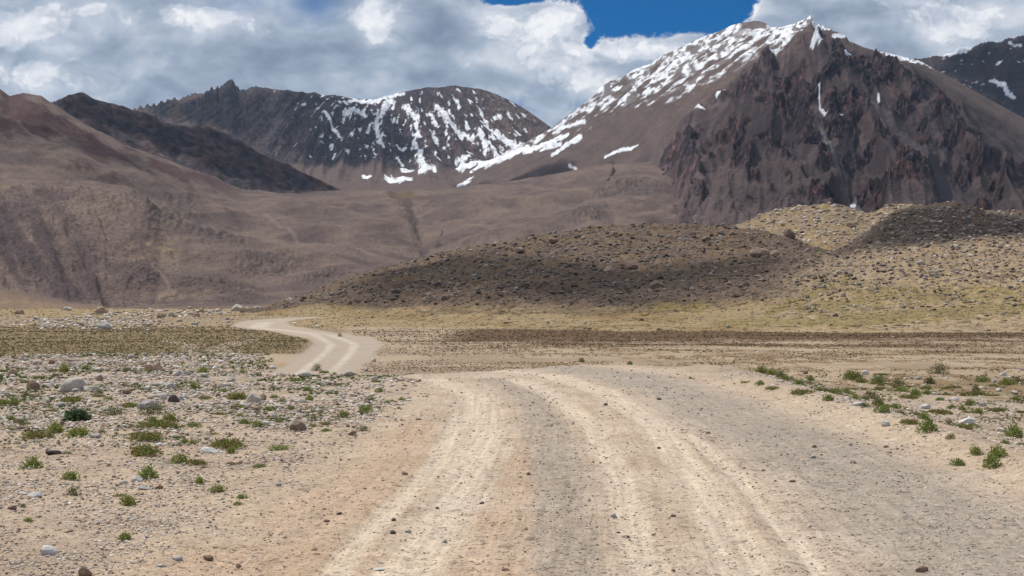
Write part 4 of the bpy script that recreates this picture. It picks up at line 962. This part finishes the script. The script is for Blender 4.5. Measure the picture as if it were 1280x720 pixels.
# tussocks on the lower slopes of the hill
P, s, UU, VV = on_patch('moraine_hill', 15000, lambda U, V, T: np.clip(ss(1.3, .9, T)*.9+ss(.0,.5,fbm(U/16, V/6, 4, 131))*.35*ss(2.4,1.5,T), 0, 1)*ss(.05, .15, T), 1.6, 3.6, 1.5)
cc = np.array([(.30,.22,.11),(.24,.17,.08),(.19,.15,.06),(.15,.115,.06),(.10,.085,.04)])[RNG.integers(0, 5, len(P))]*RNG.uniform(.8, 1.2, (len(P), 1))
merged('dry_grass', TU, P, s, RNG.uniform(0, 6.28, len(P)), cc, M_tus, RNG.uniform(.5, .9, len(P)), label='ochre grass tussocks dotted over the foot of the hill', TILT=0)
bx = tuss_field('dry_grass', 7000, -80, 1350, 384, 413, 3.25, lambda x, y, u, v: np.full_like(x, .8), 1.6, 3.6, [(.30,.22,.11),(.22,.16,.08),(.19,.15,.06),(.13,.10,.055)], 'ochre grass tussocks on the far end of the plain')

# ------------------------------------------------------------------ sun, sky, air
EL, AZ = math.radians(60), math.radians(-48)        # azimuth from +Y, negative = to the left
SUN = Vector((math.sin(AZ)*math.cos(EL), math.cos(AZ)*math.cos(EL), math.sin(EL)))
ld = bpy.data.lights.new('sun', 'SUN'); ld.energy = 4.3; ld.angle = math.radians(.5); ld.color = (1, .955, .89)
lo = bpy.data.objects.new('sun', ld); C.objects.link(lo); lo.rotation_euler = (-SUN).to_track_quat('-Z', 'Y').to_euler(); lo.location = (-200, 100, 400)

# unseen clouds added above the picture, outlined to shade chosen parts of the land
m, nt, b = nodes_mat('cloud_white'); b.inputs['Base Color'].default_value = (.9, .9, .92, 1)
at = nt.nodes.new('ShaderNodeAttribute'); at.attribute_name = 'Col'; tr = nt.nodes.new('ShaderNodeBsdfTransparent'); ms = nt.nodes.new('ShaderNodeMixShader')
nt.links.new(at.outputs['Fac'], ms.inputs[0]); nt.links.new(tr.outputs[0], ms.inputs[1]); nt.links.new(b.outputs[0], ms.inputs[2]); nt.links.new(ms.outputs[0], nt.nodes['Material Output'].inputs[0])
M_cloud = m      # half clear to weaken the cast shadow, thinning out towards the rim
def inside(px, py, poly):
    r = np.zeros(px.shape, bool); j = len(poly)-1
    for i in range(len(poly)):
        (xi, yi), (xj, yj) = poly[i], poly[j]
        c = ((yi > py) != (yj > py)) & (px < (xj-xi)*(py-yi)/(yj-yi+1e-12)+xi); r ^= c; j = i
    return r
def shade_cloud(pn, pts, alt=2600, cell=None, ragged=.3, seed=0, opac=.42, soft=.07):
    w = [hill_point(pn, u, v) if pn != 'ground' else solve_ground(u, v) for u, v in pts]
    w = np.array([[float(a) for a in p] for p in w])
    sv = np.array(SUN); t = (alt-w[:, 2])/sv[2]; q = w[:, :2]+sv[None, :2]*t[:, None]
    lo_, hi_ = q.min(0), q.max(0); size = (hi_-lo_).max(); cell = cell or max(size/70, 5)
    pad = size*.08
    gx, gy = np.meshgrid(np.arange(lo_[0]-pad, hi_[0]+pad, cell), np.arange(lo_[1]-pad, hi_[1]+pad, cell))
    # signed distance to the outline
    d = np.full(gx.shape, 1e9)
    for k in range(len(q)):
        a, b_ = q[k], q[(k+1) % len(q)]; dx, dy = b_-a; tt = np.clip(((gx-a[0])*dx+(gy-a[1])*dy)/(dx*dx+dy*dy+1e-9), 0, 1)
        d = np.minimum(d, np.hypot(gx-a[0]-tt*dx, gy-a[1]-tt*dy))
    d = np.where(inside(gx, gy, [tuple(p) for p in q]), d, -d)
    sc = size*.05*ragged/.3
    d = d+fbm(gx/(size*.12), gy/(size*.12), 5, 600+seed)*sc
    keep = d > 0
    th = np.sqrt(np.clip(d, 0, None)*size*.06)*(1+.35*fbm(gx/(size*.06), gy/(size*.06), 4, 620+seed))+.5
    nr, nc = gx.shape; idx = np.arange(nr*nc).reshape(nr, nc)
    cellk = keep[:-1, :-1] & keep[1:, :-1] & keep[:-1, 1:] & keep[1:, 1:]
    if not cellk.any(): return
    top = np.stack([gx, gy, alt+th], -1).reshape(-1, 3); bot = np.stack([gx, gy, alt-th*.25], -1).reshape(-1, 3)
    a = idx[:-1, :-1][cellk]; b1 = idx[:-1, 1:][cellk]; c1_ = idx[1:, 1:][cellk]; d1 = idx[1:, :-1][cellk]
    ft = np.stack([a, b1, c1_, d1], -1); fb = ft[:, ::-1]+nr*nc
    sides = []
    ck = np.pad(cellk, 1)
    for (di, dj, e0, e1) in ((-1,0,(0,0),(0,1)), (1,0,(1,1),(1,0)), (0,-1,(1,0),(0,0)), (0,1,(0,1),(1,1))):
        edge = cellk & ~ck[1+di:ck.shape[0]-1+di, 1+dj:ck.shape[1]-1+dj]
        ii, jj = np.nonzero(edge); p0 = idx[ii+e0[0], jj+e0[1]]; p1 = idx[ii+e1[0], jj+e1[1]]
        sides.append(np.stack([p1, p0, p0+nr*nc, p1+nr*nc], -1))
    allf = np.concatenate([ft, fb]+sides); used = np.unique(allf); rmap = np.full(2*nr*nc, -1); rmap[used] = np.arange(len(used))
    op = (opac*ss(0, size*soft, d)*(1+.5*fbm(gx/(size*.1), gy/(size*.1), 4, 640+seed))).reshape(-1); op = np.clip(np.concatenate([op, op]), .003, .9)
    me = np_mesh('cloud', np.concatenate([top, bot])[used], rmap[allf], np.repeat(op[used][:, None], 3, 1), M_cloud, True)
    o = link('cloud', me, 'stuff', 'unseen cloud added overhead to shade the land', 'cloud', 'unseen clouds added to shade the land')
    return o
CL = [('moraine_hill', [(395,372),(430,350),(520,330),(620,312),(700,320),(780,330),(880,325),(960,318),(1010,322),(1010,334),(960,345),(900,362),(850,384),(800,388),(700,386),(600,384),(500,382),(430,384)]),
      ('moraine_hill', [(1040,316),(1075,298),(1110,268),(1160,252),(1230,262),(1300,272),(1420,262),(1420,292),(1290,296),(1220,300),(1150,306),(1090,316)]),
      ('dark_ridge', [(60,120),(120,116),(200,150),(260,155),(340,197),(440,240),(400,246),(330,236),(280,225),(230,200),(180,175),(120,165),(75,150)]),
      ('snow_mountain', [(330,108),(400,112),(440,120),(480,130),(500,150),(540,185),(500,206),(440,212),(380,206),(330,180),(345,150)]),
      ('far_mountain', [(1160,68),(1210,56),(1300,40),(1420,40),(1500,130),(1350,190),(1280,170),(1220,125),(1170,95)]),
      ('right_mountain', [(560,240),(620,226),(680,205),(720,192),(735,200),(700,225),(640,245),(580,250)]),
      ('valley_slopes', [(-60,150),(60,140),(130,175),(230,218),(200,226),(120,196),(40,175),(-60,185)]),
      ]
CL.append(('right_mountain', [(850,170),(900,115),(960,62),(1010,30),(1060,50),(1150,80),(1290,160),(1420,230),(1420,300),(1200,296),(1100,290),(960,285),(860,270),(820,215)]))
CL.append(('snow_mountain', [(180,136),(240,122),(290,112),(335,112),(350,150),(320,185),(260,160),(200,150)]))
OP = [.50, .58, .62, .5, .62, .75, .42, .26, .4]
for k, (pn, pts) in enumerate(CL): shade_cloud(pn, pts, seed=k, alt=2300 if k > 1 else 1700, opac=OP[k])

# the air
bm = np.array([(x, y, z) for x in (-14000, 14000) for y in (-60, 13000) for z in (-34, 1330)], float)
fb = np.array([(0,1,3,2),(4,6,7,5),(0,4,5,1),(2,3,7,6),(0,2,6,4),(1,5,7,3)])
mh = bpy.data.materials.new('air'); mh.use_nodes = True; nt = mh.node_tree; nt.nodes.clear()
pv = nt.nodes.new('ShaderNodeVolumePrincipled'); ou = nt.nodes.new('ShaderNodeOutputMaterial')
pv.inputs['Color'].default_value = (.46,.72,1,1); pv.inputs['Density'].default_value = 1.3e-5; pv.inputs['Anisotropy'].default_value = .2
nt.links.new(pv.outputs[0], ou.inputs['Volume'])
haze = link('haze', np_mesh('haze', bm, fb, None, mh, False), 'stuff', 'thin pale mountain air')

w = bpy.data.worlds.new('World'); bpy.context.scene.world = w; w.use_nodes = True; nt = w.node_tree; nt.nodes.clear()
out = nt.nodes.new('ShaderNodeOutputWorld'); bg = nt.nodes.new('ShaderNodeBackground'); nt.links.new(bg.outputs[0], out.inputs[0])
sky = nt.nodes.new('ShaderNodeTexSky'); sky.sky_type = 'NISHITA'; sky.sun_disc = False; sky.sun_elevation = EL; sky.sun_rotation = AZ; sky.altitude = 4000; sky.air_density = 1.0; sky.dust_density = .1; sky.ozone_density = 2.5
SKY_STRENGTH = .10
bg.inputs[1].default_value = SKY_STRENGTH
# broken cloud over the rest of the sky (one soft noise), blue between
tc = nt.nodes.new('ShaderNodeTexCoord')
cn = noise_node(nt, tc.outputs['Generated'], 2.6, 3, .6)
mr = nt.nodes.new('ShaderNodeMapRange'); mr.interpolation_type = 'SMOOTHSTEP'; nt.links.new(cn.outputs[0], mr.inputs[0]); mr.inputs[1].default_value = .36; mr.inputs[2].default_value = .52
sat = nt.nodes.new('ShaderNodeMix'); sat.data_type = 'RGBA'; sat.blend_type = 'MULTIPLY'; sat.inputs['Factor'].default_value = 1.; nt.links.new(sky.outputs[0], sat.inputs['A']); sat.inputs['B'].default_value = (.02, .40, .70, 1)
mxw = nt.nodes.new('ShaderNodeMix'); mxw.data_type = 'RGBA'; sp_ = nt.nodes.new('ShaderNodeSeparateXYZ'); nt.links.new(tc.outputs['Generated'], sp_.inputs[0])
m2 = nt.nodes.new('ShaderNodeMapRange'); nt.links.new(sp_.outputs[2], m2.inputs[0]); m2.inputs[1].default_value = .22; m2.inputs[2].default_value = .34
nt.links.new(math_node(nt, 'MULTIPLY', mr.outputs[0], m2.outputs[0]), mxw.inputs['Factor']); nt.links.new(sat.outputs['Result'], mxw.inputs['A']); mxw.inputs['B'].default_value = (.56/SKY_STRENGTH, .60/SKY_STRENGTH, .68/SKY_STRENGTH, 1)
nt.links.new(mxw.outputs['Result'], bg.inputs[0])

# the bank of cumulus standing along the horizon beyond the mountains
def billow(x, y, o, seed, gain=.55):
    t = np.zeros(x.shape); a = 1.; w_ = 0
    for k in range(o):
        t += a*(1-2.2*np.abs(perlin(x+5.3*k, y-2.1*k, seed+k))); w_ += a; x, y, a = x*2.07, y*2.07, a*gain
    return t/w_
def gb(u, v, cx, cy, rx, ry): return np.exp(-((u-cx)/rx)**2-((v-cy)/ry)**2)
def sky_field(u, v):
    wu = u+fbm(u/80, v/60, 2, 700)*12; wv = v+fbm(u/80, v/60, 2, 710)*8
    wu2 = wu+fbm(u/20, v/16, 2, 720)*3; wv2 = wv+fbm(u/20, v/16, 2, 730)*2
    big = fbm(wu/120, wv/70, 4, 740); puf = -billow(wu2/50, wv2/38, 5, 750, .5)
    fine = fbm(wu2/9, wv2/7, 5, 760, .6)
    # cover
    d = 1.12+.25*big+.22*puf+.16*fine
    for g_, k in (((835,-8,92,46),-2.7), ((765,20,22,26),-1.4), ((900,8,30,26),-1.8), ((640,-2,34,8),-2.1), ((738,52,10,12),-1.2), ((820,-60,160,50),-1.5),
                  ((690,34,34,24),1.1), ((800,66,60,15),1.0), ((862,50,22,9),.9), ((968,14,26,26),1.3), ((720,84,30,18),.8), ((930,40,30,14),.5)):
        d = d+k*gb(u, v, *g_)
    cov = ss(.22, .74, d+.16*fine)
    thin = .8*gb(u, v, 680, 128, 46, 9)*ss(-.3, .4, big+puf+.3)+.6*gb(u, v, 396, 2, 34, 24)+.22*gb(u, v, 300, 8, 50, 16)+.25*gb(u, v, 1160, 28, 22, 16)*ss(-.2,.4,puf)
    cov = cov*(1-np.clip(thin, 0, .85))
    # light: broad layout, relief of the billows, bright rims where the cloud thins
    b = .40+.06*big; gp = np.zeros_like(u)
    for g_, k in (((10,40,60,34),.30), ((60,95,60,16),.22), ((20,105,50,16),.20), ((110,20,80,26),.16), ((240,22,44,16),.34), ((290,36,60,16),.16), ((200,70,60,34),.06), ((330,100,130,26),-.14), ((400,50,50,30),-.12), ((470,22,40,30),.34), ((440,50,60,14),.10),
                  ((545,34,36,24),-.26), ((640,30,44,26),.22), ((695,30,40,28),.38), ((600,70,60,18),.10), ((520,85,60,20),.0), ((700,90,60,20),.20), ((740,110,40,16),.22), ((800,62,70,16),.40), ((640,105,40,14),-.02), ((560,95,50,12),-.06),
                  ((940,14,18,18),.40), ((1000,16,50,22),-.02), ((1060,40,60,26),-.08), ((1130,10,46,18),.14), ((1190,40,60,14),.22), ((1230,16,70,22),.26), ((1170,66,60,10),.05), ((1270,50,30,10),.1)):
        t_ = gb(wu, wv, *g_)*k; gp = gp+(t_ if k > 0 else .4*t_); b = b+(.75*t_ if k > 0 else 1.3*t_)
    lift = np.clip(.35+.65*b, .3, 1)
    def hgt(uu, vv):
        a = uu+fbm(uu/70, vv/55, 4, 700)*26+fbm(uu/18, vv/15, 2, 720)*5; c_ = vv+fbm(uu/70, vv/55, 4, 710)*20+fbm(uu/18, vv/15, 2, 730)*4
        return -billow(a/50, c_/38, 3, 750, .45)+.8*fbm(a/60, c_/42, 3, 745)
    rel = hgt(u, v)-hgt(u-4, v-8)
    soft = fbm(wu/75, wv/42, 5, 780, .5); edge = fbm(wu/40, wv/30, 6, 795, .58)
    p1 = ss(.08, .18, gp-.04+.24*edge+.06*puf); p2 = ss(.18, .31, gp-.10+.30*fbm(wu/26, wv/20, 6, 800, .58)+.07*puf)
    tex = fbm(wu/16, wv/12, 5, 790, .6)
    b = b-.01+soft*.32+p1*(.22+.10*tex+.06*puf)+p2*(.26+.12*tex+.10*puf)+.03*tex+np.clip(rel*.05, -.05, .06)*lift
    b = b+.16*ss(1.15, .5, d)*ss(500, 620, u)
    b = np.clip(b, .02, 1.05)
    xs = [0, .2, .4, .6, .8, 1.05]
    cc = np.stack([np.interp(b, xs, [.20,.27,.37,.56,.78,.93]), np.interp(b, xs, [.25,.325,.44,.61,.80,.94]), np.interp(b, xs, [.36,.43,.55,.70,.86,.97])], -1)
    return cc, np.clip(cov, 0, 1)
au = np.unique(np.concatenate([np.linspace(-3200, -260, 80), np.linspace(-240, 1520, 1500), np.linspace(1540, 4500, 80)]))
av = np.unique(np.concatenate([np.linspace(-520, -70, 60), np.linspace(-60, 260, 300), np.linspace(270, 430, 20)]))[::-1]
UU_, VV_ = np.meshgrid(au, av)
cc, cv = sky_field(UU_, VV_)
cv = cv*ss(-510, -300, VV_)
aa, ee, RR = (UU_-HX)/F, (HY-VV_)/F, 26000.      # angles to the right of straight ahead and above the horizon
aa = np.where(np.abs(aa) < .38, np.arctan(aa), np.sign(aa)*(np.arctan(.38)+(np.abs(aa)-.38)*.8))
co = np.stack([np.sin(aa)*RR, np.cos(aa)*RR, H+ee*np.where(np.abs(aa) < .36, RR*np.cos(aa), RR*.9358)], -1)
ms_ = np_mesh('sky', co.reshape(-1, 3), grid_faces(*UU_.shape), cc.reshape(-1, 3), None)
al = ms_.attributes.new('Cover', 'FLOAT', 'POINT'); al.data.foreach_set('value', cv.astype(np.float32).ravel())
m = bpy.data.materials.new('cloud_bank'); m.use_nodes = True; nt = m.node_tree; nt.nodes.clear()
o_ = nt.nodes.new('ShaderNodeOutputMaterial'); em = nt.nodes.new('ShaderNodeEmission'); tr = nt.nodes.new('ShaderNodeBsdfTransparent'); mx_ = nt.nodes.new('ShaderNodeMixShader')
a1 = nt.nodes.new('ShaderNodeAttribute'); a1.attribute_name = 'Col'; a2 = nt.nodes.new('ShaderNodeAttribute'); a2.attribute_name = 'Cover'
nt.links.new(a1.outputs['Color'], em.inputs[0]); nt.links.new(a2.outputs['Fac'], mx_.inputs[0]); nt.links.new(tr.outputs[0], mx_.inputs[1]); nt.links.new(em.outputs[0], mx_.inputs[2]); nt.links.new(mx_.outputs[0], o_.inputs[0])
m.cycles.emission_sampling = 'NONE'
ms_.materials.append(m)
skyo = link('sky', ms_, 'structure')

# ------------------------------------------------------------------ camera
cd = bpy.data.cameras.new('camera'); cam = bpy.data.objects.new('camera', cd); C.objects.link(cam)
cam.location = (0, 0, H); cam.rotation_euler = (math.radians(90), 0, 0)
cd.sensor_width = 36; cd.lens = F/1280*36; cd.shift_y = (HY-360)/1280; cd.clip_end = 40000; cd.clip_start = .1
sc = bpy.context.scene; sc.camera = cam
sc.view_settings.view_transform = 'Standard'; sc.view_settings.look = 'None'; sc.view_settings.gamma = 1; sc.view_settings.exposure = 0
sc.cycles.volume_bounces = 0; sc.cycles.max_bounces = 5; sc.cycles.diffuse_bounces = 3
